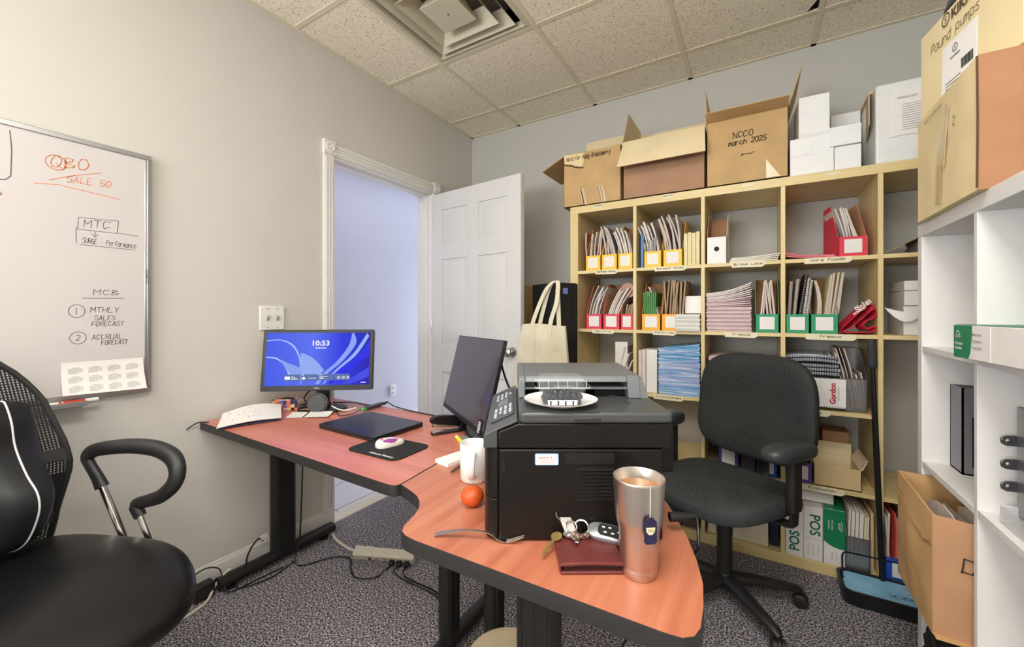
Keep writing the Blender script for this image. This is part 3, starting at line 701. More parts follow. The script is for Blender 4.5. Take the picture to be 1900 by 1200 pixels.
# second row, third cell: big stack of pinkish booklets
nb = 30
for i in range(nb):
    z = B_+.0066*i; top = i > 24; cv = .055*max(0, (i-18)/12)
    def fn(u, v, z=z, cv=cv): return Vector((-.216+.2*u+0, SF+.02+.22*v, z+cv*u*u))
    j = R.uniform(-.0025, .0025)
    o = MB().slab(lambda u, v, f_=fn, j=j: f_(u, v)+Vector((j, j, 0)), (0, 0, .006), 6, 1).build('booklet', M_pagew if top else [M_pagep, mat('page_mauve', (186, 154, 162), .8, var=.1), mat('page_rosewhite', (224, 206, 206), .8, var=.1)][i % 3], None)
    tag(o, 'white booklet on top of the tall stack in the second row middle cell' if top else 'pinkish booklet in the tall stack of the second row middle cell', 'booklet', 'white booklets on the tall stack' if top else 'pinkish booklet stack')
magazine_file(.0, .099, B_, 'green', 'green file right of the tall pinkish booklet stack', group=None)
mags(.012, .035, B_, 2, 'pale magazine leaning right in the green file beside the booklet stack', 'magazines left in the lone green file', lean=.03, h=(.24, .26), mats=PW, tk=(.006, .01))
mags(.055, .092, B_, 4, 'pale magazine leaning left in the green file beside the booklet stack', 'magazines right in the lone green file', lean=-.014, h=(.22, .25), mats=(M_page, [M_cov[1]]), tk=(.006, .01))
magazine_file(.124, .216, B_, 'green', 'green file full of wire bound books', group='paired green files'); magazine_file(.219, .322, B_, 'green', 'green file full of cream booklets next to the red cap', group='paired green files')
M_dark = mat('dark_cover', (40, 40, 46), .45)
def spiral_book(x, z, h, lean, mats_, label, y=SF+.03, tk=.012, dep=.19, coil=True):
    t = thing('spiral_book', label, 'book', (x, y, z+.003), 0, 'wire bound books in the green file')
    MB().slab(lambda u, v: Vector((lean*v, .01+dep*u, h*v)), (tk, 0, 0), 1, 2, 0, 1).build('pages', mats_, t)
    m = MB()
    for q in range(int(h/.0085)):
        zz = .006+q*.0085; cx = lean*zz/h+tk/2
        m.lathe([(tk*.62, -.001), (tk*.62, .001)], 8, 0, (cx, .006, zz), None)
    m.build('wire_binding', M_steel, t, smooth=0)
spiral_book(.130, B_, .24, .012, [M_cov[1], M_page], 'wire bound book at the left of the first paired green file')
spiral_book(.147, B_, .25, .022, [M_cov[4], M_page], 'white wire bound book in the first paired green file')
spiral_book(.165, B_, .275, .038, [M_dark, M_ink], 'tall black wire bound book leaning in the first paired green file')
spiral_book(.182, B_, .255, .03, [M_dark, M_pagew], 'black wire bound book near the right of the first paired green file')
spiral_book(.197, B_, .245, .022, [M_cov[3], M_pagew], 'grey wire bound book at the right edge of the first paired green file')
mags(.228, .25, B_, 2, 'cream booklet bowed open in the second paired green file', 'bowed booklets', lean=.07, bend=-.07, h=(.25, .27), mats=(M_page, M_creamb))
mags(.262, .318, B_, 7, 'cream booklet upright in the second paired green file', 'cream booklets in the green file', lean=.028, h=(.26, .275), mats=(M_page, M_creamb), tk=(.006, .008), jl=.004)
# red folded cap with white lettering
M_redc = mat('red_cloth', (214, 36, 66), .8, var=.08, vscale=20, bump=.2, bscale=800)
t = thing('cap', 'folded red cap with white lettering at the right of the second row', 'cap', (.385, SF+.09, B_))
def cloth(pts, y0, y1, nm, th=.004):
    P = spline(pts, 6); n = len(P)-1
    m = MB(); m.slab(lambda u, v: Vector((P[round(v*n)].x+.008*math.sin(5*u+v*3), y0+(y1-y0)*u, P[round(v*n)].z+.006*math.sin(4*u+2*v)*v)), (0, 0, .004), 5, n); return m.build(nm, M_redc, t, smooth=60)
cloth([(-.062, 0, .006), (-.03, 0, .05), (.01, 0, .10), (.035, 0, .128), (.052, 0, .118), (.045, 0, .095)], -.06, .07, 'crown')
cloth([(-.062, 0, .003), (-.02, 0, .03), (.02, 0, .075), (.05, 0, .108), (.062, 0, .098), (.05, 0, .07), (.025, 0, .055), (.015, 0, .035), (.03, 0, .02), (.055, 0, .03), (.058, 0, .012), (.03, 0, .003), (-.04, 0, .001)], -.075, .05, 'brim')
m = MB(); sl = basis((-.012, -.088, .075), (.72, 0, .69), (-.60, .35, .62)); m.hand('Stolen', basis((.004, -.066, .098), (.72, -.02, .66), (-.5, .3, .72)), .022, .062, .0035); m.hand('RAZ NOIR', basis((-.008, -.066, .085), (.78, -.02, .6), (-.5, .3, .72)), .008, .05, .0015)
m.build('white_lettering', M_white, t)
# second row, fifth cell: white cartons with a hanging flap
t = thing('carton', 'white carton with a drooping flap at the right end of the second row', 'box', (.66, SF+.03, B_))
m = MB(); m.bb(-.115, .12, .02, .25, 0, .125); m.build('carton_body', M_white, t, bevel=.002)
MB().slab(lambda u, v: Vector((-.184+.184*u, .016-.02*math.sin(PI*u), .12-.075*math.sin(PI*min(1, u*1.2))*(.2+.8*v)+.004*v-.02*u+.035*u*v)), (0, -.002, .001), 10, 4).build('flap', M_white, t)
t = thing('carton', 'small white carton marked with letters stacked on the drooping flap carton', 'box', (.675, SF+.04, B_+.126))
MB().bb(-.13, .11, 0, .22, 0, .062).build('carton_body', M_white, t, bevel=.002); MB().bb(-.13, .11, 0, .22, .064, .105).build('lid', M_white, t, bevel=.002)
MB().hand('TO', basis((-.04, -.0012, .018), (1, 0, 0), (0, 0, 1)), .026, .05, .003).build('handwriting', M_ink, t)
# third row
for i, (ln, bd) in enumerate(((.045, .0), (.055, .005), (.06, .01))):
    o = MB().slab(lambda u, v, i=i, ln=ln, bd=bd: Vector((-.70+.012*i+ln*v*1.0+bd*v*v, SF+.05+.2*u, C_+.003+.24*v*(1-.15*i))), (.008, 0, 0), 1, 4).build('booklet', M_pagew, None); tag(o, 'white booklet leaning right behind the printer in the first cell of the third row', 'booklet', 'leaning white booklets')
o = MB().slab(lambda u, v: Vector((-.70+.07*u*.9, SF+.04+.03*u, C_+.003+.27*v)), (0, .004, 0), 4, 2).build('envelope', M_white, None); tag(o, 'white envelope standing upright behind the printer in the third row', 'envelope')
for i, (a, b, h_) in enumerate(((-.562, -.545, .232), (-.543, -.523, .236))):
    o = MB().bb(a, b, SF+.02, SF+.24, C_, C_+h_).build('booklet', [M_pagew], None, bevel=.001); tag(o, 'thin white booklet standing at the left divider beside the blue stack', 'booklet', 'thin booklets beside the blue stack')
o = MB().bb(-.52, -.462, SF+.02, SF+.26, C_, C_+.238).build('binder', M_white, None, bevel=.003); tag(o, 'thick white binder standing left of the blue magazine stack', 'binder')
def shrink(nm, c):
    t = NT(nm); v = t.map((.6, .6, 22)); f = t.noise(v, 9, 4, .6, .6)
    t.l(t.ramp(f, [(.3, lin(c)), (.52, lin(tuple(q+16 for q in c))), (.60, lin((206, 214, 236))), (.68, lin((244, 246, 252)))]), t.b.inputs['Base Color'])
    t.b.inputs['Roughness'].default_value = .2; return t.m
M_bl = [shrink('blue_cover', (84, 150, 204)), shrink('blue_cover_pale', (120, 164, 214)), shrink('blue_cover_violet', (150, 168, 214))]
for i in range(38):
    z = C_+.0066*i; dx = R.uniform(-.003, .003); tl = .028*(i/38)**2
    o = MB().slab(lambda u, v, z=z, dx=dx, tl=tl: Vector((-.452+.205*u+dx, SF+.012+.25*v, z+tl*u)), (0, 0, .0061), 3, 1).build('magazine', M_bl[0 if i > 26 else R.choice((0, 1, 1, 2, 2))], None)
    tag(o, 'glossy blue magazine in the shrink wrapped stack behind the printer', 'magazine', 'blue magazine stack')
for i in range(9):
    z = C_+.024*i
    o = MB().slab(lambda u, v, z=z, i=i: Vector((-.21+.21*u, SF+.06+.2*v, z+.015*math.sin(PI*u)*(i/9))), (0, 0, .022), 5, 1).build('booklet', M_pageb if i % 2 else M_pagep, None); tag(o, 'brownish booklet in the flat stack behind the fabric chair back', 'booklet', 'booklet stack behind the chair')
# third row, fourth cell
for i in range(5):
    t = thing('spiral_book', 'clear covered wire bound book stacked behind the fabric chair back', 'book', (.22, SF+.02, C_+.155+.018*i), 0, 'clear covered wire bound books')
    MB().slab(lambda u, v, i=i: Vector((-.10+.205*u+.006*(i % 2), .02+.22*v, .01*math.sin(PI*u)*(1 if i > 2 else 0))), (0, 0, .013), 6, 1).build('pages', mat('clear_cover', (186, 190, 200), .18, .3, var=.1), t)
    m = MB()
    for q in range(22): m.lathe([(.0085, -.0012), (.0085, .0012)], 8, 0, (-.095+.0092*q, .016, .007), RY(PI/2))
    m.build('wire_binding', mat('wire_dark', (70, 72, 80), .3, .8), t, smooth=0)
t = thing('spiral_book', 'white wire bound book with red lettering hanging below the clear covered books', 'book', (.235, SF-.004, C_+.016), 0)
MB().slab(lambda u, v: Vector((-.11+.22*u, .0-.002*v, .13*v)), (0, .014, 0), 2, 2).build('pages', [M_white], t)
for zz in (.002, .13):
    m = MB()
    for q in range(24): m.lathe([(.006, -.001), (.006, .001)], 8, 0, (-.105+.0092*q, .003, zz), RY(PI/2))
    m.build('wire_binding', mat('wire_dark', (70, 72, 80), .3, .8), t, smooth=0)
m = MB(); m.text('Gordon', .030, basis((.073, -.0045, .065), (0, 0, 1), (-1, 0, 0)), 0, width=.092, bold=.03); m.build('red_lettering', mat('lettering_red', (196, 30, 70), .5), t)
MB().text('FOOD SERVICE', .009, basis((.086, -.0045, .065), (0, 0, 1), (-1, 0, 0)), 0, width=.06).build('grey_lettering', mat('lettering_grey', (160, 150, 160), .5), t)
MB().prism([(-.075+.03*math.cos(a*.63)*(1+.25*(a % 2)), .065+.045*math.sin(a*.63)*(1+.2*(a % 3))) for a in range(10)], 0, .0006, M=basis((0, -.0035, 0), (1, 0, 0), (0, 0, 1), (0, -1, 0))).build('cover_picture', mat('cover_floral', (214, 206, 176), .6, var=.35, vscale=50), t)
M_wire = mesh_mat('steel_mesh', (176, 172, 172), .0042, .62, 'xz', .35, .9)
M_wirey = mesh_mat('steel_mesh_side', (176, 172, 172), .0042, .62, 'yz', .35, .9)
M_rim = mat('wire_rim', (150, 148, 150), .3, .9)
def mesh_holder(x0, x1, z, y, label, hf=.16, hb=.27, dep=.22):
    w_ = x1-x0; t = thing('mesh_holder', label, 'magazine holder', ((x0+x1)/2, y, z))
    MB().bb(-w_/2, w_/2, 0, .001, .004, hf).build('mesh_front', M_wire, t, smooth=0); MB().bb(-w_/2, w_/2, dep, dep+.001, .004, hb).build('mesh_back', M_wire, t, smooth=0)
    q = MB()
    for sx in (-1, 1): q.prism([(0, .004), (0, hf), (.12, hb), (dep, hb), (dep, .004)], 0, .001, M=basis((sx*w_/2, 0, 0), (0, 1, 0), (0, 0, 1), (1, 0, 0)))
    q.build('mesh_side', M_wirey, t, smooth=0)
    r_ = MB()
    for sx in (-1, 1): r_.tube([(sx*w_/2, 0, .003), (sx*w_/2, 0, hf), (sx*w_/2, .12, hb), (sx*w_/2, dep, hb), (sx*w_/2, dep, .003)], .0025, 6)
    r_.tube([(-w_/2, 0, hf), (w_/2, 0, hf)], .0025, 6); r_.tube([(-w_/2, dep, hb), (w_/2, dep, hb)], .0025, 6); r_.bb(-w_/2, w_/2, 0, dep, .001, .003)
    r_.build('wire_rim', M_rim, t)
    return t
mesh_holder(.349, .421, C_+.002, SF+.03, 'grey wire mesh magazine holder in the third row beside the black pole', hf=.145)
mags(.356, .395, C_+.006, 5, 'folder leaning in the third row mesh holder', 'papers in the third row mesh holder', y=SF+.05, lean=-.02, bend=-.035, h=(.25, .29), mats=(M_page, [mat('folder_maroon', (140, 40, 66), .6), M_cov[0], M_pagew]), tk=(.003, .005), dep=.17)
mags(.395, .418, C_+.006, 4, 'pale booklet bowed against the side of the third row mesh holder', 'bowed booklets in the third row mesh holder', y=SF+.05, lean=.0, bend=-.02, h=(.13, .17), mats=PW, tk=(.004, .006), dep=.16)
# fourth row
magazine_file(-.162, -.07, D_, 'purple', 'purple file behind the fabric chair under its backrest', hf=.12)
magazine_file(.012, .092, D_, 'blue', 'blue file behind the fabric chair next to its armrest', hf=.085)
o = MB().bb(-.06, .0, SF+.03, SF+.25, D_, D_+.15).build('binder', mat('binder_grey', (66, 66, 72), .5), None, bevel=.003); tag(o, 'dark grey binder between the purple and blue files of the fourth row', 'binder')
mags(.02, .08, D_, 5, 'pale booklet in the blue file of the fourth row', 'booklets in the fourth row blue file', h=(.18, .22), mats=PW, lean=.01)
mags(-.155, -.08, D_, 4, 'white sheet sticking out of the purple file of the fourth row', 'papers in the fourth row purple file', h=(.17, .2), mats=PW, lean=-.02)
magazine_file(.142, .226, D_, 'purple', 'purple file left of the open cardboard tray', hf=.09)
mags(.15, .215, D_, 4, 'white booklet in the purple file beside the cardboard tray', 'booklets in the right purple file', h=(.17, .2), mats=PW)
def carton(nm, label, x0, x1, y0, y1, z0, z1, m_out, m_in, flaps=(), th=.004, group=None, parts=None, rz=0, cat='box'):
    w_, d_, h_ = x1-x0, y1-y0, z1-z0
    t = thing(nm, label, cat, ((x0+x1)/2, (y0+y1)/2, z0), rz, group)
    m = MB()
    for sx in (-1, 1):
        a = sx*w_/2; m.bb(min(a, a-sx*th/2), max(a, a-sx*th/2), -d_/2, d_/2, 0, h_, 0); m.bb(min(a-sx*th/2, a-sx*th), max(a-sx*th/2, a-sx*th), -d_/2+th, d_/2-th, 0, h_, 1)
    for sy in (-1, 1):
        a = sy*d_/2; m.bb(-w_/2, w_/2, min(a, a-sy*th/2), max(a, a-sy*th/2), 0, h_, 0); m.bb(-w_/2+th, w_/2-th, min(a-sy*th/2, a-sy*th), max(a-sy*th/2, a-sy*th), 0, h_, 1)
    m.bb(-w_/2, w_/2, -d_/2, d_/2, 0, th, 0)
    m.build('carton_body', [m_out, m_in], t, smooth=0)
    for side, ln, ang, trim in flaps:
        # ang: 0 = straight up, 90 = folded out level, 150 = hanging down
        wid = w_ if side in 'fb' else d_
        M_ = {'f': basis((0, -d_/2, h_), (1, 0, 0), (0, -1, 0), (0, 0, 1)), 'b': basis((0, d_/2, h_), (-1, 0, 0), (0, 1, 0), (0, 0, 1)), 'l': basis((-w_/2, 0, h_), (0, -1, 0), (-1, 0, 0), (0, 0, 1)), 'r': basis((w_/2, 0, h_), (0, 1, 0), (1, 0, 0), (0, 0, 1))}[side]
        a = math.radians(ang); m = MB(); s_ = math.sin(a); c_ = math.cos(a)
        def fn(u, v): return M_ @ Vector(((u-.5)*(wid-trim*2*v), ln*v*s_+.006*math.sin(PI*v)*math.sin(PI*u), ln*v*c_))
        off = (M_.to_3x3() @ Vector((0, c_, -s_)))*th
        m.slab(fn, off, 6, 4, 0, 0)
        n_ = len(m.f); 
        for i_ in range(0, 2*6*4, 2): m.mi[i_] = 1
        m.build('flap', [m_out, m_in], t, smooth=0)
    return t
carton('cardboard_tray', 'open cardboard tray on the fourth shelf row next to the black pole', .232, .40, SF+.012, SF+.23, D_, D_+.095, M_kraft, M_cream, [('b', .055, 10, 0), ('r', .05, 25, .01)])
o = MB().bb(.29, .395, SF+.25, SF+.36, D_, D_+.2).build('carton', M_kraftd, None, bevel=.002); tag(o, 'closed brown carton standing behind the open cardboard tray', 'box')
# fifth row
for i in range(5):
    o = MB().box((-.36+.004*i, SF+.12, E_+.16+.012*i), (.22-.01*i, .24, .010)).build('magazine', [M_pagew, M_cov[1], M_pageb][i % 3], None); tag(o, 'magazine lying on the dark boxes below the fabric chair seat', 'magazine', 'magazines on the dark boxes')
for i, (a, b) in enumerate(((-.55, -.43), (-.425, -.335), (-.33, -.25))):
    o = MB().bb(a, b, SF+.02, SF+.26, E_, E_+.15).build('file_box', mat('box_dark%d' % i, [(60, 58, 56), (44, 46, 56), (84, 70, 58)][i], .6), None, bevel=.002); tag(o, ['dark grey box', 'blue black box', 'brown box'][i]+' on the bottom row behind the corner desk', 'box')
o = MB().bb(-.21, .055, SF+.025, SF+.26, E_, E_+.22).build('carton', mat('box_offwhite', (226, 214, 188), .7), None, bevel=.003); tag(o, 'wide off white box on the bottom shelf behind the chair column', 'box')
o = MB().bb(.06, .1, SF+.05, SF+.26, E_, E_+.26).build('binder', mat('binder_navy', (24, 26, 50), .45), None, bevel=.003); tag(o, 'navy binder beside the wide off white box on the bottom shelf', 'binder')
M_pgreen = mat('pos_green', (10, 124, 80), .45, var=.03); M_pwhite = mat('pos_white', (234, 228, 224), .5, var=.02); M_tint = mat('pos_text', (20, 104, 76), .5, var=0); M_greyt = mat('print_text_grey', (150, 146, 150), .7, var=0)
def pos_box(x0, x1, h_, label, kind, y=SF+.006):
    w_ = x1-x0; t = thing('carton', label, 'box', ((x0+x1)/2, y, E_), 0)
    m = MB().bb(-w_/2, w_/2, 0, .24, 0, h_); m.build('carton_body', [M_pwhite], t, bevel=.0015)
    X_ = basis((0, -.0008, 0), (1, 0, 0), (0, 0, 1), (0, -1, 0)); g = MB(); k = MB(); c_ = MB()
    Xt = basis((0, 0, h_+.0008), (1, 0, 0), (0, 1, 0), (0, 0, 1))
    if kind == 0:
        g.prism([(-w_/2+.001, .03), (w_/2-.001, .03), (w_/2-.001, .13), (-w_/2+.001, .13)], 0, .0006, M=Xt)
        k.text('POS', .055, basis((.018, -.0016, h_*.32), (0, 0, 1), (-1, 0, 0)), width=.09, bold=.02)
        for q in range(3): c_.text(['Merchant Copy', 'Paper Rolls', 'POS System'][q], .008, basis((-.022+.018*q, -.0012, h_*.80), (0, 0, 1), (-1, 0, 0)), width=.05)
        c_.bb(-w_/2, w_/2, -.0012, -.0006, h_*.6, h_*.6+.001)
    elif kind == 1:
        k.text('POS', .055, basis((-.012, -.0016, h_*.66), (0, 0, -1), (1, 0, 0)), width=.095, bold=.02)
        for q in range(3): c_.text(['Merchant Copy', 'Paper Rolls', 'POS System'][q], .008, basis((-.020+.018*q, -.0012, h_*.2), (0, 0, -1), (1, 0, 0)), width=.05)
        c_.bb(-w_/2, w_/2, -.0012, -.0006, h_*.4, h_*.4+.001)
    else:
        g.prism([(-w_/2, .105), (-w_/4, .09), (0, .082), (w_/4, .079), (w_/2, .078), (w_/2, h_-.0005), (-w_/2, h_-.0005)], 0, .0006, M=X_)
        g.prism([(-w_/2+.001, .001), (w_/2-.001, .001), (w_/2-.001, .2), (-w_/2+.001, .2)], 0, .0006, M=Xt)
        for q in range(3): c_.text(['Merchant', 'System', 'Essentials'][q], .008, basis((-.01+.016*q, -.0012, .04), (0, 0, -1), (1, 0, 0)), width=.035)
        wt = MB(); wt.text('ACCEO', .012, basis((.014, -.002, h_*.72), (0, 0, -1), (1, 0, 0)), width=.03, bold=.02); wt.text('POS System', .008, basis((-.01, -.002, h_*.72), (0, 0, -1), (1, 0, 0)), width=.045, bold=.02); wt.text('Essentials', .008, basis((-.022, -.002, h_*.72), (0, 0, -1), (1, 0, 0)), width=.04, bold=.02)
        wt.strokes([[(.024+.004*math.sin(a*.35), h_*.72-.02+.005*a) for a in range(9)]], .003, basis((0, -.002, 0), (1, 0, 0), (0, 0, 1)))
        wt.build('white_lettering', M_white, t)
    for mb_, nm, mm in ((g, 'green_panel', M_pgreen), (k, 'green_lettering', M_tint), (c_, 'grey_lettering', M_greyt)):
        if mb_.v: mb_.build(nm, mm, t, smooth=0)
pos_box(.124, .192, .225, 'leftmost white carton with sideways green lettering reading up', 0); pos_box(.193, .264, .245, 'middle white carton with sideways green lettering reading down', 1); pos_box(.267, .343, .25, 'green fronted carton right of the two white lettered cartons', 2)
t = thing('carton', 'white and green carton lying on top of the three lettered cartons', 'box', (.21, SF+.06, E_+.2508))
MB().bb(-.07, .1, 0, .18, 0, .055).build('carton_body', M_pwhite, t, bevel=.0015); MB().prism([(-.07, 0), (-.02, 0), (-.035, .055), (-.07, .055)], 0, .0006, M=basis((0, -.0006, 0), (1, 0, 0), (0, 0, 1), (0, -1, 0))).build('green_panel', M_pgreen, t)
mesh_holder(.347, .427, E_+.001, SF+.004, 'grey wire mesh magazine holder on the bottom shelf right of the green carton', hf=.145, hb=.25)
for i, (a, k_, h_, mm) in enumerate(((.352, .007, .255, M_pagew), (.362, .011, .25, M_pagew), (.376, .011, .25, M_pagew), (.390, .013, .245, M_pagew), (.406, .007, .235, M_creamb), (.415, .006, .24, M_pagew))):
    o = MB().slab(lambda u, v, a=a, h_=h_: Vector((a+.006*v, SF+.016+.19*u, E_+.005+h_*v)), (k_, 0, 0), 1, 2).build('booklet', mm, None); tag(o, 'thick white booklet in the bottom shelf mesh holder' if mm == M_pagew else 'tan booklet in the bottom shelf mesh holder', 'booklet', 'booklets in the bottom mesh holder' if mm == M_pagew else None)
o = MB().bb(.434, .444, SF+.03, SF+.25, E_, E_+.26).build('folder', M_kraft, None); tag(o, 'kraft folder standing between the bottom mesh holder and the divider', 'folder')
magazine_file(.475, .60, E_, 'blue', 'large blue file with white card on the bottom shelf beside the white unit', hf=.095, y=SF+.004)
mags(.482, .592, E_, 9, 'white paper sheaf standing in the large blue bottom file', 'paper in the large blue file', h=(.24, .27), mats=PW, tk=(.006, .010), lean=.004)
o = MB().slab(lambda u, v: Vector((.508+.02*v*(1-v), SF+.016+.2*u, E_+.06+.22*v)), (.005, 0, 0), 1, 5).build('folder', mat('folder_coral', (228, 92, 74), .6), None); tag(o, 'coral red folder among the papers in the large blue bottom file', 'folder')
# black pole with a grip leaning on the divider
t = thing('umbrella', 'long black folded umbrella with foam grip leaning on the birch bookcase', 'umbrella', (0, 0, 0))
a, b = Vector((.462, 2.27, .0)), Vector((.4275, 2.284, 1.072)); dv = b-a
MB().tube([a, a+dv*.05, a+dv*.5, a+dv*.89], [.006, .010, .011, .009], 10).build('shaft', M_black, t)
MB().tube([a+dv*.885, a+dv*.89, a+dv*.99, b], [.011, .0155, .0155, .012], 14).build('grip', mat('foam_grip', (52, 52, 56), .8), t)
# ------------------------------------------------------------------ boxes on top of the bookcase
M_kr1 = mat('cardboard_golden', (196, 162, 114), .85, var=.08, vscale=9, bump=.1, bscale=120); M_kr2 = mat('cardboard_mauve', (172, 134, 106), .85, var=.06, vscale=9)
def fit_basis(x, y, z): return basis((x, y, z), (1, 0, 0), (0, 0, 1))
bx = carton('carton', 'leftmost cardboard box on the birch bookcase with a torn front corner', -1.005, -.655, SF-.005, SF+.33, SH+.0006, 2.145, M_kr1, M_cream, [('b', .20, 4, .02), ('l', .17, 112, .02)])
m = MB(); tear = [(-.173, .318), (-.04, .312), (-.045, .262), (-.052, .232), (-.066, .234), (-.085, .240), (-.105, .245), (-.125, .258), (-.15, .262), (-.168, .27)]
m.prism(tear, .002, .0045, M=basis((0, -.1675, 0), (1, 0, 0), (0, 0, 1), (0, -1, 0)))
m.build('torn_flap', mat('cardboard_torn', (232, 210, 164), .9, var=.14, vscale=40, stretch=(20, 1, 1)), bx, smooth=0)
MB().strokes([[(-.17, .262), (-.15, .255), (-.125, .25), (-.105, .238), (-.085, .232), (-.05, .226)]], .007, basis((0, -.1682, 0), (1, 0, 0), (0, 0, 1))).build('tear_edge', mat('tear_dark', (84, 58, 36), .9), bx)
MB().hand('Hold for Ruby Blackberry', basis((-.155, -.173, .278), (1, 0, 0), (0, 0, 1)), .024, .27, .003).build('handwriting', mat('ink_brown', (96, 78, 56), .8), bx)
for x in (-.055, .055):
    q = MB()
    for j in range(7):
        xa = x-.02+R.uniform(0, .03); q.strokes([[(xa, .10), (xa+.012, .06), (xa+.022, .005)]], .003, basis((0, -.1679, 0), (1, 0, 0), (0, 0, 1)))
    q.build('clear_tape', mat('tape_glint', (226, 220, 206), .2, var=.1), bx)  # pale strokes painted as glints on the tape
carton('carton', 'middle cardboard box on the birch bookcase with its big front flap hanging down', -.64, -.222, SF-.005, SF+.35, SH+.0006, 2.15, M_kr2, M_cream, [('f', .19, 151, -.012), ('b', .165, 2, .0), ('l', .17, -8, .03)])
bx = carton('carton', 'tall open cardboard box on the birch bookcase with handwriting under its folded front flap', -.212, .133, SF-.005, SF+.36, SH+.0006, 2.155, M_kr1, M_cream, [('f', .085, 80, 0), ('b', .19, 14, .05), ('l', .17, 2, .0), ('r', .18, 16, .01)])
q = MB(); q.hand('NCCO', basis((-.055, -.1855, .225), (1, 0, 0), (0, 0, 1)), .028, .085, .003); q.hand('march 2025', basis((-.075, -.1855, .19), (1, 0, 0), (0, 0, 1)), .024, .16, .003); q.strokes([[(-.02, .135), (0, .14), (.02, .136), (.035, .144)], [(-.02, .135), (-.012, .142)]], .003, basis((0, -.1855, 0), (1, 0, 0), (0, 0, 1)))
q.build('handwriting', M_ink, bx)
MB().slab(lambda u, v: Vector((.105+.065*u*(1-v)*.9-.02, -.1835, .005+.09*v*u)), (0, -.001, 0), 3, 2).build('clear_tape', mat('tape_clear', (210, 186, 140), .2), bx)
bg = MB()
for i in range(9): bg.slab(lambda u, v, i=i: Vector((-.08+.011*i+.05*u+.02*math.sin(7*v+i), SF+.10+.05*(i % 3)+.02*v, 2.15+.095*v+.018*math.sin(3*u*PI+i)*v)), (0, .001, 0), 4, 4)
o = bg.build('plastic_bag', mat('plastic_film', (232, 234, 236), .2, var=.05, alpha=.75), None); tag(o, 'crumpled white plastic bag poking out of the tall open cardboard box', 'bag')
o = MB().bb(-.118, -.086, SF+.09, SF+.15, 2.0, 2.222).build('small_box', M_white, None, bevel=.002); tag(o, 'small white box poking out of the tall open cardboard box', 'box')
M_wb = mat('white_board', (240, 240, 240), .55, var=.015)
def wbox(label, x0, x1, y0, y1, z0, z1, rz=0, extra=None):
    t = thing('white_carton', label, 'box', ((x0+x1)/2, (y0+y1)/2, z0), rz)
    a, b, h_ = (x1-x0)/2, (y1-y0)/2, z1-z0
    MB().bb(-a, a, -b, b, 0, h_).build('carton_body', M_wb, t, bevel=.0025)
    if extra: extra(t, a, b, h_)
    return t
def ex1(t, a, b, h_): 
    MB().bb(-a, -a+.085, -b-.002, -b-.0005, h_*.52, h_*.92).build('flap', M_wb, t, bevel=.0005)
wbox('wide white carton at the lower left of the white carton pile', .141, .305, SF+.01, SF+.26, SH+.0005, SH+.172, 0, ex1)
wbox('white carton at the lower right of the white carton pile', .307, .40, SF+.012, SF+.26, SH+.0005, SH+.105)
t = thing('white_carton', 'flat white carton lid propped across the lower right white carton', 'lid', (.34, SF+.004, SH+.107))
MB().bb(-.052, .058, -.003, .09, 0, .085).build('lid_panel', M_wb, t, bevel=.002)
def ex2(t, a, b, h_): MB().bb(-a, a, -b-.001, -b+.002, 0, .018).build('front_tab', mat('white_board_b', (226, 226, 226), .55), t)
wbox('small white carton standing on top of the white carton pile', .172, .288, SF+.015, SF+.2, SH+.1722, SH+.362, .03, ex2)
wbox('tall white carton at the back right of the white carton pile', .325, .440, SF+.262, SF+.37, SH+.0005, SH+.345)
t = thing('wrapped_carton', 'white wrapped carton with a shipping sheet and brown flap beside the pile', 'box', (0, 0, 0))
MB().bb(.447, .77, SF+.012, SF+.35, SH+.0005, 2.165).build('carton_body', mat('white_wrap', (232, 233, 232), .35, var=.02, bump=.3, bscale=26), t, bevel=.008, seg=3)
q = MB(); q.slab(lambda u, v: Vector((.49+.15*u, SF+.0085-.004*math.sin(PI*v)*u, 1.93+.19*v+.004*math.sin(5*u))), (0, .001, 0), 6, 6); sh = q.build('shipping_sheet', M_paper, t)
q = MB(); q.text('PACKING SLIP', .011, fit_basis(.545, SF+.004, 2.087), width=.06, bold=.02)
for i in range(12):
    wd = R.uniform(.05, .11); q.bb(.53, .53+wd, SF+.0035, SF+.004, 2.06-.0095*i, 2.0615-.0095*i)
q.build('sheet_print', mat('print_grey2', (168, 168, 172), .7, var=.2, vscale=300), sh)
MB().slab(lambda u, v: Vector((.447-.02*(1-u)-.002, SF+.02+.16*u, 2.005+.145*v-.03*u*(v < .5)+.02*v*u)), (.004, 0, 0), 3, 3).build('brown_flap', M_kraft, t)
MB().bb(.44, .47, SF+.08, SF+.3, 2.163, 2.175).build('brown_top_edge', M_kraft, t)
# ------------------------------------------------------------------ boxes on and in the white unit
bx = thing('carton', 'crumpled brown cardboard box carrying the printed box on the white unit', 'box', (0, 0, 0))
m = MB()
def crump(P, k=.004): return Vector((P.x+R.uniform(-k, k), P.y+R.uniform(-k, k), P.z+R.uniform(-k, k)))
def face(o, ux, uy, nu, nv, k, mi):
    o, ux, uy = Vector(o), Vector(ux), Vector(uy); nn = ux.cross(uy).normalized()
    def fn(u, v):
        e = min(u, 1-u, v, 1-v); d = R.uniform(-k, k) if e > .01 else 0
        return o+ux*u+uy*v+nn*d
    m.grid(fn, nu, nv, mi)
x0, x1, y0, y1, z0, z1 = .418, .80, 1.285, 1.665, WTOP, 1.75
face((x0, y1, z0), (0, y0-y1, 0), (0, 0, z1-z0), 10, 9, .003, 0); face((x0, y0, z0), (x1-x0, 0, 0), (0, 0, z1-z0), 10, 9, .003, 1)
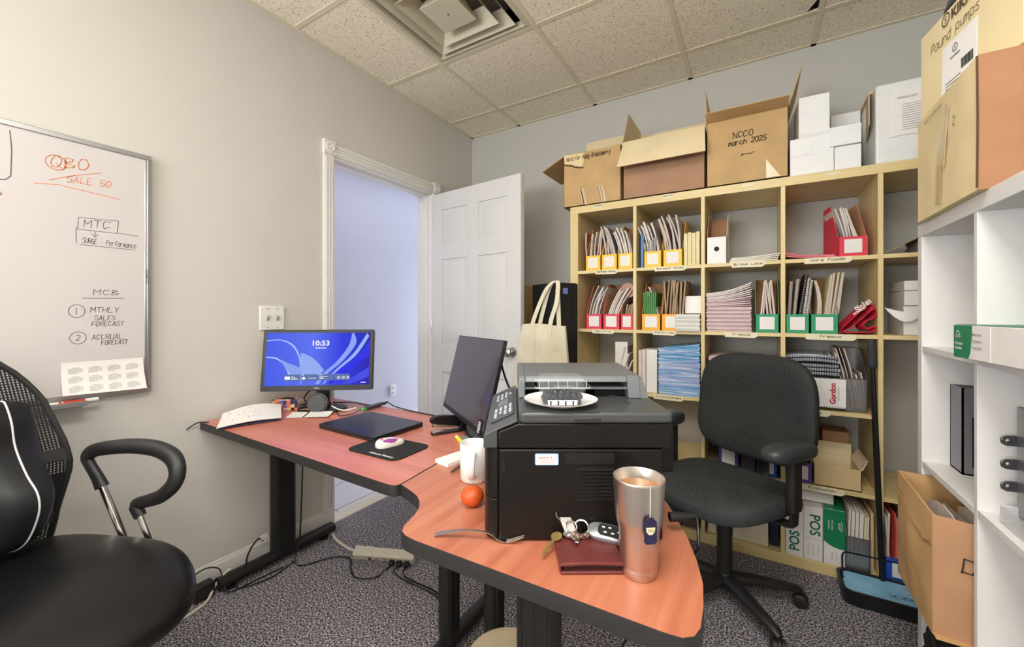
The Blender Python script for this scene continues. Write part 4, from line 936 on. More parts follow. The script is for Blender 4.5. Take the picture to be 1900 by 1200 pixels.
face((x1, y0, z0), (0, y1-y0, 0), (0, 0, z1-z0), 3, 3, 0, 1); face((x1, y1, z0), (x0-x1, 0, 0), (0, 0, z1-z0), 3, 3, 0, 0); face((x0, y0, z1), (x1-x0, 0, 0), (0, y1-y0, 0), 3, 3, 0, 0); face((x0, y1, z0), (x1-x0, 0, 0), (0, y0-y1, 0), 3, 3, 0, 0)
m.build('carton_body', [mat('cardboard_pale', (226, 206, 160), .85, var=.06, vscale=9), mat('cardboard_russet', (156, 112, 80), .8, var=.08, vscale=9)], bx, smooth=60)
Lf = basis((x0-.0042, y1, z0), (0, -1, 0), (0, 0, 1), (-1, 0, 0))
q = MB(); q.prism([(.15, .02), (.185, .015), (.19, .19), (.16, .175)], 0, .001, M=Lf); q.prism([(.17, .12), (.21, .10), (.24, .25), (.21, .27)], 0, .0012, M=Lf); q.build('packing_tape', mat('tape_pale', (226, 206, 164), .12, var=.04, alpha=.5), bx)
q = MB(); q.text('HANDLE WITH CARE', .014, basis((x0-.0045, y1-.13, z1-.03), (0, -1, 0), (0, 0, 1)), width=.12); q.hand('2', basis((x0-.0045, y1-.26, z0+.19), (0, -1, 0), (0, 0, 1)), .02, .012, .002); q.build('box_print', mat('ink_brown', (96, 78, 56), .8), bx)
MB().tube([(x0-.002, y0-.002, z0+.004), (x0-.001, y0-.002, z0+.15), (x0-.002, y0-.002, z1-.004)], .002, 6).build('split_corner', mat('tear_dark', (84, 58, 36), .9), bx)
bx = thing('carton', 'printed cardboard box with a white shipping label stacked on the crumpled box', 'box', (.424, 1.664, 1.7535), math.atan2(1.285-1.664, .482-.424)-0)
# local x runs along the left face towards the viewer, local y away from the room
MB().bb(0, .388, 0, .33, 0, .245).build('carton_body', [mat('cardboard_light', (230, 212, 168), .8, var=.05, vscale=7)], bx, bevel=.002)
MB().bb(.3885, .3895, .005, .325, .003, .242).build('end_panel', M_kraftd, bx)
Lf = basis((0, -.0008, 0), (1, 0, 0), (0, 0, 1), (0, -1, 0))
MB().prism([(.105, .006), (.245, .006), (.25, .15), (.11, .15)], 0, .0008, M=Lf).build('shipping_label', M_paper, bx)
Lt = basis((0, -.0022, 0), (1, 0, 0), (0, 0, 1), (0, -1, 0))
q = MB(); q.strokes(circ(.165, .125, .010, .010), .002, Lt); q.text('S', .016, Lt @ T(.165, .119, 0)); q.text('KIKKOMAN', .008, Lt @ T(.165, .102, 0), width=.04, bold=.02)
q2 = MB()
for i in range(26): q2.bb(.19+.0018*i, .19+.0018*i+R.choice((.0004, .0008)), -.0024, -.002, .055, .08)
for i in range(5): q.bb(.125, .125+R.uniform(.05, .11), -.0024, -.002, .045-.008*i, .0465-.008*i)
q.build('label_print', M_ink, bx); q2.build('barcode', M_ink, bx)
q = MB(); q.text('KIKKOMAN', .036, Lt @ T(.245, .208, 0), width=.19, bold=.03); q.strokes(circ(.125, .222, .016, .016), .003, Lt); q.text('S', .024, Lt @ T(.125, .213, 0)); q.build('box_print', mat('print_brown', (88, 68, 48), .7), bx)
MB().hand('Pound pumps', basis((.055, -.0015, .165), (1, 0, 0), (0, 0, 1)), .026, .20, .0018).build('handwriting', mat('ink_brown', (96, 78, 56), .8), bx)
o = MB().slab(lambda u, v: Vector((.455+.26*u+.012*math.sin(7*v), 1.36+.28*v+.01*math.sin(6*u), 1.9995+.010+(.15+.02*math.sin(9*u+5*v))*math.sin(PI*u)**.5*math.sin(PI*v)**.5)), (0, 0, -.008), 14, 14).build('bin_bag', mat('bag_dark', (58, 64, 82), .35, var=.2, vscale=12, bump=.4, bscale=40), None, smooth=60); tag(o, 'dark grey folded bag lying on top of the printed cardboard box', 'bag')
# green and white carton poking out of the unit
t = thing('carton', 'green and white flat carton poking out of the upper cell of the white unit', 'box', (.397, 1.336, WZ[3]+.0005), math.radians(-87))
MB().bb(0, .34, 0, .13, 0, .074).build('carton_body', M_pwhite, t, bevel=.0015)
X_ = basis((0, -.0006, 0), (1, 0, 0), (0, 0, 1), (0, -1, 0))
q = MB(); q.prism([(.0005, .0005), (.062, .0005), (.07, .012), (.074, .03), (.077, .05), (.078, .0735), (.0005, .0735)], 0, .0006, M=X_); q.prism([(.0005, .001), (.339, .001), (.339, .129), (.0005, .129)], .0746, .075); q.build('green_panel', M_pgreen, t)
Xw = X_ @ T(0, 0, .0014)
q = MB(); q.text('ACCEO', .010, Xw @ T(.022, .046, 0), width=.022, bold=.02); q.text('POS System', .008, Xw @ T(.026, .03, 0), width=.034, bold=.03); q.text('Essentials', .008, Xw @ T(.024, .02, 0), width=.03, bold=.03); q.strokes([[(.016+.002*a, .056+.005*math.sin(a*.5)) for a in range(8)]], .0025, Xw); q.build('white_lettering', M_white, t)
q = MB()
for i, s_ in enumerate(('Merchant', 'System', 'Essentials')): q.text(s_, .009, Xw @ T(.10, .052-.014*i, 0), width=.036, bold=.01)
q.build('grey_lettering', M_greyt, t)
MB().bb(.1465, .1475, -.0016, .0, .001, .073).build('fold_line', mat('fold_grey', (196, 188, 186), .6), t)
# black file holder
t = thing('file_holder', 'dark grey plastic file holder in the middle cell of the white unit', 'magazine file', (.494, 1.612, WZ[2]+.0005))
M_hold = mat('holder_grey', (112, 112, 117), .35)
q = MB(); th = .004
q.prism([(0, 0), (.02, 0), (.02, .16), (.05, .175), (.17, .175), (.20, .16), (.20, .004), (.25, 0), (.25, .24), (0, .24)], 0, th, M=basis((0, 0, 0), (1, 0, 0), (0, 0, 1), (0, 1, 0)))
q.bb(0, .25, .076, .08, 0, .24); q.bb(0, th, 0, .08, 0, .24); q.bb(0, .25, 0, .08, 0, th); q.bb(.02, .2, 0, th, 0, .02)
q.build('holder_body', M_hold, t, smooth=0)
q = MB(); q.bb(.01, .24, .055, .070, .006, .22); q.build('inner_panel', M_black, t)
# metal rack with hinged brackets and a clear tray
t = thing('document_rack', 'grey metal document rack with three hinged brackets in the white unit cell', 'rack', (.478, 1.10, WZ[2]+.0005))
q = MB(); q.bb(.0, .004, 0, .195, .02, .25); q.bb(0, .2, .191, .195, .02, .25); q.bb(0, .2, 0, .195, .012, .02); q.build('rack_body', mat('rack_grey', (150, 150, 154), .35, .8), t, bevel=.002)
for z in (.080, .127, .177):
    b = MB(); P = [(.03, -.012), (.03, .012), (-.04, .011), (-.047, .007), (-.049, 0), (-.047, -.007), (-.04, -.011)]
    b.prism(P, 0, .004, M=basis((.02, .198, z), (1, .25, 0), (0, 0, 1))); bk = b.build('bracket', mat('bracket_grey', (120, 120, 124), .3, .9), t, bevel=.001)
    MB().lathe([(.005, 0), (.005, .003), (.003, .0045), (0, .005)], 12, 0, (0, 0, 0), basis((-.016, .1885, z), (1, .25, 0), (0, 0, 1))).build('screw', M_steel, bk)
t = thing('acrylic_tray', 'shallow clear acrylic tray on the shelf under the hinged brackets', 'tray', (.452, 1.02, WZ[2]+.0005))
M_acr = mat('acrylic', (226, 226, 228), .08, var=0, alpha=.35)
q = MB(); q.bb(0, .003, 0, .27, 0, .038); q.bb(0, .3, .267, .27, 0, .038); q.bb(0, .3, 0, .27, 0, .003); q.bb(.297, .3, 0, .27, 0, .038); q.build('tray_body', M_acr, t, bevel=.001)
# sagging open carton pulled out of the lower cell
bx = thing('carton', 'sagging open cardboard box full of papers sticking out of the lower white cell', 'box', (0, 0, 0))
m = MB(); zb = WZ[1]
def wall(p0, p1, z0a, z0b, h0, h1, mi, k=.004, th=.004):
    p0, p1 = Vector((*p0, 0)), Vector((*p1, 0)); d = (p1-p0); nn = Vector((d.y, -d.x, 0)).normalized()
    def fn(u, v):
        e = min(u, 1-u, v); j = R.uniform(-k, k) if e > .01 and v < .99 else 0
        bulge = .010*math.sin(PI*u)*math.sin(PI*v)
        return p0+d*u+nn*(j+bulge)+Vector((0, 0, (z0a+(z0b-z0a)*u)+((h0+(h1-h0)*u)-(z0a+(z0b-z0a)*u))*v))
    m.slab(fn, -nn*th, 8, 8, mi)
wall((.378, 1.685), (.378, 1.402), zb+.002, zb+.002, .700, .685, 0); wall((.378, 1.402), (.70, 1.372), zb+.002, zb+.002, .685, .66, 1)
wall((.70, 1.372), (.70, 1.685), zb+.002, zb+.002, .66, .69, 0, 0); wall((.70, 1.685), (.378, 1.685), zb+.002, zb+.002, .69, .70, 0, 0)
m.bb(.38, .70, 1.385, 1.682, zb+.001, zb+.005, 0)
m.build('carton_body', [mat('cardboard_mid', (204, 162, 110), .85, var=.08, vscale=9), M_kraftd], bx, smooth=50)
MB().hand('D', basis((.424, 1.3835, .566), (1, -.093, 0), (0, 0, 1)), .032, .024, .003).build('handwriting', M_ink, bx)
def crease(pts): return MB().tube(pts, .0028, 5)
crease([(.3735, 1.66, .65), (.372, 1.55, .615), (.374, 1.45, .60), (.376, 1.406, .612)]).build('crease', mat('cardboard_crease', (150, 112, 70), .9), bx)
for i in range(7):
    o = MB().slab(lambda u, v, i=i: Vector((.40+.03*i+.16*u*0+.004*v, 1.43+.21*u, .50+.155*v-.012*u-.002*i+.02*math.sin(PI*u)*(i % 2))), (.003, 0, 0), 4, 3).build('paper_sheaf', M_pagew, None); tag(o, 'white paper standing in the sagging open cardboard box', 'paper', 'papers in the sagging box')
o = thing('black_bag', 'crumpled black fabric bag at the bottom of the white unit under the sagging box', 'bag', (.535, 1.535, .040))
f_ = superbox(.13, .14, .156, .7, .8)
q = MB(); q.grid(lambda u, v: (lambda p: p*(1+.05*math.sin(9*p.x*20+4*p.z*20)*math.sin(7*p.y*18+p.z*11))+Vector((0, 0, .166)))(f_(u, v)), 40, 22); q.build('bag_body', mat('black_fabric', (24, 24, 26), .85, var=.1, bump=.3, bscale=300), o, smooth=70)
MB().tube(spline([(-.11, -.06, .2), (-.128, -.02, .285), (-.11, .04, .295), (-.10, .07, .22)], 6), .011, 8, flat=.4).build('strap', mat('black_fabric', (24, 24, 26), .85), o)
# ------------------------------------------------------------------ things on the desks
DZ = .725
YAW = math.radians(30.94)
# lit monitor
M_glossb = mat('black_gloss', (12, 12, 14), .4, var=0)
mn = thing('monitor', 'wide monitor showing a blue lock screen at 10:53 on the left desk', 'monitor', (-1.742, 1.163, DZ), .651)
PT = T(0, 0, .24) @ RX(-.139)
W2, H2 = .245, .1395
m = MB(); m.X = PT
m.prism(rrect(-W2, W2, -H2, H2, .006), -.004, .022, M=basis((0, 0, 0), (1, 0, 0), (0, 0, 1), (0, -1, 0)))
m.X = PT @ T(0, .03, 0); m.box((0, .012, 0), (.30, .035, .17), taper=.9); m.build('panel_housing', M_glossb, mn, bevel=.002)
sw_, sh0, sh1 = W2-.016, -H2+.024, H2-.014
def E_mat(nm, c, e):
    m_ = mat(nm, c, .5, var=0, emit=e, spec=.1); m_.node_tree.nodes['Principled BSDF'].inputs['Base Color'].default_value = (.01, .01, .02, 1); return m_
def scr_grad():
    t = NT('screen_blue'); sp = t.n('ShaderNodeSeparateXYZ'); t.l(t.tc.outputs['Generated'], sp.inputs[0])
    r = t.ramp(sp.outputs[0], [(0, lin((62, 88, 232))), (.45, lin((84, 108, 240))), (.72, lin((30, 44, 224))), (1, lin((4, 6, 178)))])
    t.l(r, t.b.inputs['Emission Color']); t.b.inputs['Emission Strength'].default_value = .95; t.b.inputs['Base Color'].default_value = (.01, .01, .02, 1); t.b.inputs['Roughness'].default_value = .5; t.b.inputs['Specular IOR Level'].default_value = .1
    MATS['screen_blue'] = t.m; return t.m
q = MB(); q.X = PT @ T(0, -.0225, 0); q.add([(-sw_, 0, sh0), (sw_, 0, sh0), (sw_, 0, sh1), (-sw_, 0, sh1)], [(0, 1, 2, 3)])
sc = q.build('screen', scr_grad(), mn, smooth=0)
def U(x, y): return (-sw_+2*sw_*x, sh0+(sh1-sh0)*y)      # screen fractions
def swoosh(pts_a, pts_b, nm, c, e, dy):
    A = spline([Vector((*U(*p), 0)) for p in pts_a], 8); Bq = spline([Vector((*U(*p), 0)) for p in pts_b], 8); n = len(A)
    q = MB(); q.X = PT @ T(0, -.0225-dy, 0)
    q.add([(p.x, 0, p.y) for p in A]+[(p.x, 0, p.y) for p in Bq], [(i, i+1, n+i+1, n+i) for i in range(n-1)])
    q.build(nm, E_mat(nm+str(c[2])+str(c[0]), c, e), sc, smooth=0)
swoosh([(0, .86), (.14, .87), (.26, .76), (.33, .5), (.34, .22), (.35, .02)], [(0, .84), (.14, .85), (.25, .73), (.315, .5), (.33, .22), (.345, .02)], 'wave_line', (170, 190, 248), .95, .0002)
swoosh([(.33, .62), (.42, .55), (.50, .42), (.56, .28)], [(.335, .2), (.40, .18), (.46, .18), (.52, .2)], 'wave_petal', (148, 172, 242), .95, .0003)
swoosh([(0, .55), (.1, .53), (.19, .40), (.25, .18)], [(0, .53), (.1, .50), (.175, .38), (.23, .18)], 'wave_line', (186, 204, 250), .95, .0004)
swoosh([(.12, .51), (.22, .42), (.30, .36), (.345, .30)], [(.25, .19), (.28, .18), (.31, .18), (.345, .18)], 'wave_petal', (138, 162, 240), .95, .0005)
swoosh([(.82, .99), (.79, .75), (.68, .45), (.54, .20), (.48, .02)], [(.84, .99), (.86, .78), (.74, .46), (.585, .20), (.52, .02)], 'wave_band', (140, 164, 245), .95, .0006)
swoosh([(.97, .99), (.84, .60), (.70, .34), (.60, .14), (.55, .02)], [(.99, .93), (.87, .57), (.72, .32), (.615, .13), (.565, .02)], 'wave_line', (150, 180, 252), .95, .0007)
swoosh([(1, .86), (.88, .54), (.75, .32), (.65, .14), (.60, .02)], [(1, .55), (.9, .42), (.8, .26), (.7, .12), (.64, .02)], 'wave_band', (24, 28, 232), .95, .0008)
swoosh([(.72, .02), (.82, .12), (.92, .24), (1, .34)], [(.80, .02), (.88, .06), (.95, .11), (1, .15)], 'wave_band', (60, 70, 226), .95, .0009)
Xs = basis((0, 0, 0), (1, 0, 0), (0, 0, 1))
q = MB(); q.X = PT @ T(0, -.0236, 0)
q.text('10:53', .032, Xs @ T(*U(.52, .755), 0), width=.074, bold=.02); q.text('Thursday, October', .010, Xs @ T(*U(.52, .695), 0), width=.05, bold=.03)
q.build('clock_text', E_mat('screen_white', (255, 255, 255), 1.0), sc, smooth=0)
q = MB(); q.X = PT @ T(0, -.0234, 0)
for i in range(4):
    a = U(.185+.158*i, .09); b = U(.185+.158*i+.152, .21); q.add([(a[0], 0, a[1]), (b[0], 0, a[1]), (b[0], 0, b[1]), (a[0], 0, b[1])], [(0, 1, 2, 3)])
q.build('widget_cards', E_mat('screen_card', (96, 122, 178), .8), sc, smooth=0)
q = MB(); q.X = PT @ T(0, -.0237, 0)
def sr(x0, x1, y0, y1): a = U(x0, y0); b = U(x1, y1); q.add([(a[0], 0, a[1]), (b[0], 0, a[1]), (b[0], 0, b[1]), (a[0], 0, b[1])], [(0, 1, 2, 3)])
sr(.19, .24, .115, .17)
for x, n in ((.25, 3), (.52, 3), (.69, 3), (.735, 3), (.78, 3)):
    for k in range(n): sr(x, x+.03+.05*R.random()*(x < .6), .118+.02*k, .126+.02*k)
sr(.352, .385, .115, .14); sr(.36, .38, .14, .16); sr(.41, .49, .13, .14); sr(.35, .37, .19, .2); sr(.51, .55, .19, .2); sr(.92, .97, .035, .05)
q.build('widget_text', E_mat('screen_white', (255, 255, 255), 1.0), sc, smooth=0)
q = MB(); q.X = PT @ T(0, -.0228, 0); q.text('DELL', .012, Xs @ T(.0, -H2+.008, 0), width=.026, bold=.03); q.build('bezel_logo', mat('logo_grey', (150, 150, 156), .4), mn, smooth=0)
MB().bb(-.03, .03, .035, .06, .012, .24).build('stand_neck', M_black, mn, bevel=.003)
MB().prism([(.11*math.cos(a*PI/16), .035+.085*math.sin(a*PI/16)) for a in range(32)], 0, .012).build('stand_base', M_black, mn, bevel=.003)
# dark second monitor
mn = thing('monitor', 'dark switched off monitor tilted back beside the black printer', 'monitor', (-.911, 1.227, DZ), -.634)
PT = T(0, 0, .214) @ RY(-.021) @ RX(-.243); W2, H2 = .265, .155
m = MB(); m.X = PT; m.prism(rrect(-W2, W2, -H2, H2, .003), -.002, .012, M=basis((0, 0, 0), (1, 0, 0), (0, 0, 1), (0, -1, 0))); m.X = PT @ T(0, .012, -.03); m.box((0, .008, 0), (.34, .03, .18), taper=.9)
m.build('panel_housing', M_black, mn, bevel=.0015)
q = MB(); q.X = PT @ T(0, -.0126, 0); q.bb(-W2+.003, W2-.003, -.0004, .0003, -H2+.018, H2-.003); q.build('screen', mat('screen_off', (70, 64, 68), .12, var=0, coat=.3), mn, smooth=0)
q = MB(); q.X = PT; q.bb(W2-.05, W2-.02, -.016, -.012, -H2+.004, -H2+.05); q.build('energy_sticker', mat('sticker_black', (20, 20, 22), .4), mn)
q = MB(); q.X = PT @ T(0, -.0165, 0)
for k in range(6): q.bb(W2-.047, W2-.03+.008*R.random(), -.0003, 0, -H2+.008+.006*k, -H2+.011+.006*k)
q.build('sticker_print', M_white, mn)
MB().bb(-.035, .035, .05, .07, .012, .20).build('stand_neck', M_black, mn, bevel=.003)
MB().prism([(.11*math.cos(a*PI/16), .055+.075*math.sin(a*PI/16)) for a in range(32)], 0, .010).build('stand_base', M_black, mn, bevel=.003)
# round conference speaker leaning on the monitor stand
t = thing('speaker', 'round grey speaker puck propped upright against the lit monitor stand', 'speaker', (-1.716, 1.135, DZ), .6)
PP = T(0, 0, .047) @ RX(PI/2-.16)
q = MB(); q.lathe([(.034, -.014), (.044, -.010), (.047, 0), (.046, .008), (.040, .013), (.0375, .0115), (.0365, .0135), (0, .0145)], 36, 0, (0, 0, 0), PP); q.build('puck_body', mat('speaker_grey', (72, 72, 76), .6, bump=.2, bscale=900), t)
q = MB(); q.lathe([(.0016, 0), (.0016, .001), (0, .001)], 8, 0, (0, 0, 0), PP @ T(.042, .003, .0128)); q.build('status_light', M_white, t)
# patterned tissue box
t = thing('tissue_box', 'small box with multicoloured geometric pattern behind the paper sheets', 'box', (-1.925, 1.115, DZ), .62)
def quilt():
    tt = NT('quilt'); v = tt.map((1, 1, 1))
    vo = tt.n('ShaderNodeTexVoronoi', Scale=58, Randomness=.25); tt.l(v, vo.inputs['Vector'])
    sp = tt.n('ShaderNodeSeparateColor'); tt.l(vo.outputs['Color'], sp.inputs[0])
    cs = [(226, 120, 84), (58, 48, 90), (236, 214, 200), (206, 62, 84), (240, 170, 110), (120, 104, 170), (40, 34, 44), (228, 200, 150)]
    tt.l(tt.ramp(sp.outputs[0], [(i/8, lin(c)) for i, c in enumerate(cs)], 'CONSTANT'), tt.b.inputs['Base Color']); tt.b.inputs['Roughness'].default_value = .5
    MATS['quilt'] = tt.m; return tt.m
MB().bb(-.062, .062, -.03, .03, 0, .05).build('box_body', quilt(), t, bevel=.002)
MB().lathe([(.016, .0495), (.016, .0505), (0, .0505)], 20, 0, (0, 0, 0), Matrix.Diagonal((2, 1, 1, 1))).build('opening', M_ink, t)
# papers on the left edge of the desk
for i in range(3):
    def fn(u, v, i=i):
        x = -1.995+.24*u+.012*i; y = .815+.235*v+.04*u*(0)-.02*u
        z = DZ+.004*i+.003+(.022*math.sin(PI*v*.9)*(.4+.6*(1-u)) if i else 0)+(.012*(1-u)**2 if i else 0)
        a = -.42; dx, dy = x+1.88, y-.93; return Vector((-1.872+dx*math.cos(a)*.86-dy*math.sin(a)*.7, .935+dx*math.sin(a)*.86+dy*math.cos(a), z))
    o = MB().slab(fn, (0, 0, .003 if i == 0 else .0012), 10, 10).build(['folder', 'paper_sheet', 'paper_sheet'][i], [mat('folder_blue', (70, 96, 150), .5), M_paper, M_paper][i], None)
    tag(o, ['blue folder underneath the curled white sheets at the wall', 'lower white sheet lying at the wall end of the desk', 'topmost curled white printed sheet at the wall end of the desk'][i], ['folder', 'paper', 'paper'][i])
    if i == 2:
        k = MB()
        for r_ in range(9):
            for c_ in range(3):
                if R.random() < .6:
                    u0 = .1+.28*c_; v0 = .12+.085*r_; p = fn(u0, v0); p2 = fn(u0+R.uniform(.03, .12), v0); k.tube([p+Vector((0, 0, .0016)), p2+Vector((0, 0, .0016))], .0012, 4)
        k.build('print', mat('print_grey', (150, 148, 150), .8), o)
for i, (x, y, a, wx, wy) in enumerate(((-1.752, 1.058, .62, .07, .075), (-1.668, 1.108, .66, .10, .075))):
    def fn(u, v, x=x, y=y, a=a, wx=wx, wy=wy): 
        lx, ly = (u-.5)*wx, (v-.5)*wy; return Vector((x+lx*math.cos(a)-ly*math.sin(a), y+lx*math.sin(a)+ly*math.cos(a), DZ+.0025+.003*i+.006*v*v))
    o = MB().slab(fn, (0, 0, .0006), 4, 4).build('note_sheet', M_paper, None); tag(o, ['left small handwritten note in front of the lit monitor', 'right small handwritten note in front of the lit monitor'][i], 'note')
    k = MB()
    for r_ in range(7):
        for c_ in range(9):
            if R.random() < .8: p = fn(.08+.095*c_, .12+.12*r_); k.bb(p.x-.0025, p.x+.0025, p.y-.001, p.y+.001, p.z+.0007, p.z+.0011)
    k.build('print', mat('print_grey', (150, 148, 150), .8), o)
o = MB().box((-1.605, 1.145, DZ+.001), (.04, .012, .002), M=RZ(.7)).build('sticky_note', mat('sticky_pink', (236, 110, 104), .7), None); tag(o, 'small pink sticky flag beside the right handwritten note', 'note')
o = MB().slab(lambda u, v: Vector((-1.80+.05*u, 1.10+.018*v+.02*u, DZ+.0125+.004*math.sin(PI*u))), (0, 0, .001), 4, 2).build('paper_scrap', mat('scrap_peach', (226, 168, 132), .7), None); tag(o, 'torn peach paper scrap on the lit monitor base', 'paper')
# closed laptop
t = thing('laptop', 'closed matte black laptop on the left desk in front of the hub', 'laptop', (-1.32, 1.105, DZ), -.03)
M_lap = mat('laptop_black', (30, 30, 33), .32, var=.04)
q = MB(); q.prism(rrect(-.168, .168, -.122, .122, .008), .003, .011); q.build('base_shell', M_lap, t, bevel=.002)
q = MB(); q.prism(rrect(-.168, .168, -.122, .122, .008), .0118, .019); q.build('lid', M_lap, t, bevel=.0015)
for x, y in ((-.14, -.1), (.14, -.1), (-.14, .1), (.14, .1)): MB().lathe([(.008, 0), (.008, .003)], 10, 0, (x, y, 0)).build('foot', M_black, t)
q = MB(); q.lathe([(.003, 0), (.003, .0004), (0, .0004)], 10, 0, (.05, -.105, .019)); q.build('lid_logo', M_steel, t)
# mouse pad and mouse
t = thing('mouse_pad', 'black rounded mouse pad with white lettering on the left desk', 'mouse pad', (-1.066, .968, DZ), .03)
MB().prism(rrect(-.118, .112, -.086, .086, .03), .0003, .004).build('pad', mat('pad_black', (24, 25, 27), .85, var=.1, vscale=300), t, bevel=.001)
MB().text('Advance Memory', .016, basis((.035, -.073, .0046), (1, 0, 0), (0, 1, 0)), width=.105, bold=.03).build('white_lettering', M_white, t)
t = thing('computer_mouse', 'white mouse with purple sides resting on the black mouse pad', 'mouse', (-1.082, .985, DZ+.0042), -.35)
f_ = superbox(.030, .05, .02, .75, .8)
def mouse(u, v):
    p = f_(u, v); p.x *= 1-.18*(p.y/.05)*.5-.12*(1-abs(p.y)/.05); p.z = max(p.z, -.004)*(1+.5*(-p.y/.05)*.5) ; return p+Vector((0, 0, .0045))
q = MB(); q.grid(mouse, 36, 20); q.build('mouse_shell', mat('mouse_white', (232, 226, 214), .3), t, smooth=80)
def patch(cx, cy, rx, ry, nm, m_, lift=.0006, n=14):
    q = MB(); ring_ = []
    def top(x, y):
        best = None
        for k in range(60):
            z = .024-.0004*k; xr = x/(1-.18*(y/.05)*.5-.12*(1-abs(y)/.05)); zz = z/(1+.5*(-y/.05)*.5)
            e = ((abs(xr)/.030)**(2/.8)+(abs(y)/.05)**(2/.8))**(.8/.75)+(zz/.02)**(2/.75)
            if e <= 1: best = z; break
        return Vector((x, y, (best if best else 0)+.0045+lift))
    vs = [top(cx, cy)]; rings = 4
    for r_ in range(1, rings+1):
        for j in range(n): a = 2*PI*j/n; vs.append(top(cx+rx*r_/rings*math.cos(a), cy+ry*r_/rings*math.sin(a)))
    fs = [(0, 1+j, 1+(j+1) % n) for j in range(n)]
    for r_ in range(rings-1):
        for j in range(n): a = 1+r_*n+j; b = 1+r_*n+(j+1) % n; fs.append((a, a+n, b+n, b))
    q.add(vs, fs); q.build(nm, m_, t, smooth=80)
M_pur = mat('mouse_purple', (150, 70, 150), .3)
patch(.018, -.006, .008, .026, 'side_grip', M_pur); patch(-.018, -.006, .008, .026, 'side_grip', M_pur)
patch(.0, .024, .013, .012, 'pink_button', mat('mouse_pink', (220, 110, 150), .3)); patch(.004, -.030, .009, .005, 'pink_mark', mat('mouse_pink', (220, 110, 150), .3))
q = MB(); q.tube([(0, .026, .019), (0, .036, .0165)], .0035, 8); q.build('scroll_wheel', mat('wheel_teal', (120, 180, 178), .4), t)
# stapler
t = thing('stapler', 'black and silver stapler standing by the dark monitor', 'stapler', (-1.01, 1.218, DZ), math.radians(62))
q = MB(); q.prism(rrect(-.075, .07, -.018, .018, .012), 0, .008); q.build('base', M_black, t, bevel=.003)
q = MB(); q.bb(-.072, -.03, -.012, .012, .008, .014); q.build('anvil', M_steel, t, bevel=.002)
q = MB(); q.X = T(.065, 0, .016) @ RY(.10); q.bb(-.135, 0, -.008, .008, 0, .010); q.build('magazine_rail', M_steel, t, bevel=.001)
q = MB(); q.X = T(.065, 0, .028) @ RY(.12)
P = spline([(-.142, 0, 0), (-.145, 0, .014), (-.125, 0, .027), (-.08, 0, .030), (-.02, 0, .024), (.01, 0, .006), (.005, 0, -.012)], 5); q.prism([(p.x, p.z) for p in P], -.011, .011, M=basis((0, 0, 0), (1, 0, 0), (0, 0, 1), (0, -1, 0))); q.build('top_arm', M_glossb, t, bevel=.004, seg=3)
q = MB(); q.bb(.04, .068, -.012, .012, .006, .034); q.build('hinge', M_black, t, bevel=.003)
# pad, pen, highlighter, card
t = thing('notepad', 'small white notepad on the desk seam beside the white mug', 'notepad', (-.802, 1.0, DZ), -.18)
MB().bb(-.03, .03, -.06, .06, .0003, .012).build('page_block', M_paper, t, bevel=.0008)
t = thing('pen', 'silver ballpoint pen lying on the white notepad edge', 'pen', (-.757, .968, DZ+.006), 1.75)
q = MB(); q.lathe([(.0008, -.07), (.0035, -.06), (.0042, -.05), (.0045, .04), (.004, .055), (.002, .058), (.0018, .068), (0, .068)], 12, 0, (0, 0, 0), RY(PI/2)); q.build('barrel', M_steel, t)
q = MB(); q.bb(.01, .052, -.0015, .0015, .0045, .0065); q.build('clip', M_chrome, t)
t = thing('highlighter', 'yellow highlighter lying between the stapler and the white mug', 'marker', (-.893, 1.135, DZ+.008), -.65)
q = MB(); q.lathe([(.006, -.03), (.0075, -.025), (.0075, .05), (.006, .055), (0, .055)], 14, 0, (0, 0, 0), RY(PI/2)); q.build('barrel', mat('hl_yellow', (240, 222, 60), .4), t)
q = MB(); q.lathe([(.004, -.055), (.0065, -.052), (.0078, -.03), (.0078, -.028)], 14, 0, (0, 0, 0), RY(PI/2)); q.build('cap', mat('hl_cap', (246, 236, 110), .4), t)
t = thing('business_card', 'grey card with blue print under the dark monitor', 'card', (-.865, 1.19, DZ), .5)
MB().bb(-.055, .055, -.045, .045, .0003, .003).build('card_sheet', mat('card_grey', (150, 160, 160), .6), t)
q = MB()
for k in range(3): q.strokes([[(.03*math.cos(a*.5+k)*(.6+.2*k), .02*math.sin(a*.5+k)) for a in range(10)]], .005, T(.005, -.008, .0036+.0002*k))
q.build('card_print', mat('card_blue', (40, 84, 140), .5), t)
# mug
t = thing('mug', 'white ceramic mug with handle touching the black printer', 'mug', (-.668, .912, DZ), 0)
M_cer = mat('ceramic', (240, 238, 235), .18, var=.01, coat=.3)
q = MB(); q.lathe([(0, .0), (.036, .0), (.040, .004), (.0405, .10), (.039, .1015), (.0375, .10), (.0370, .010), (0, .008)], 36); q.build('mug_body', M_cer, t, smooth=50)
q = MB(); hd = spline([(.036, 0, .085), (.058, 0, .083), (.068, 0, .065), (.066, 0, .04), (.054, 0, .024), (.036, 0, .018)], 6); q.tube(hd, .0055, 12, flat=1.9, up=(0, 1, 0)); q.X = Matrix(); hm = q.build('handle', M_cer, t); hm.rotation_euler = (0, 0, math.radians(-62))
# orange
t = thing('orange', 'small orange mandarin on the corner desk left of the printer', 'fruit', (-.579, .782, DZ))
q = MB(); sphere(q, (0, 0, .0235), .0275, 26, 0, (1, 1, .86)); q.build('peel', mat('orange_peel', (206, 84, 32), .42, var=.06, vscale=60, bump=.35, bscale=420), t, smooth=80)
MB().lathe([(.0035, .046), (.003, .0475), (0, .0475)], 8).build('stem', mat('stem_green', (110, 120, 60), .7), t)
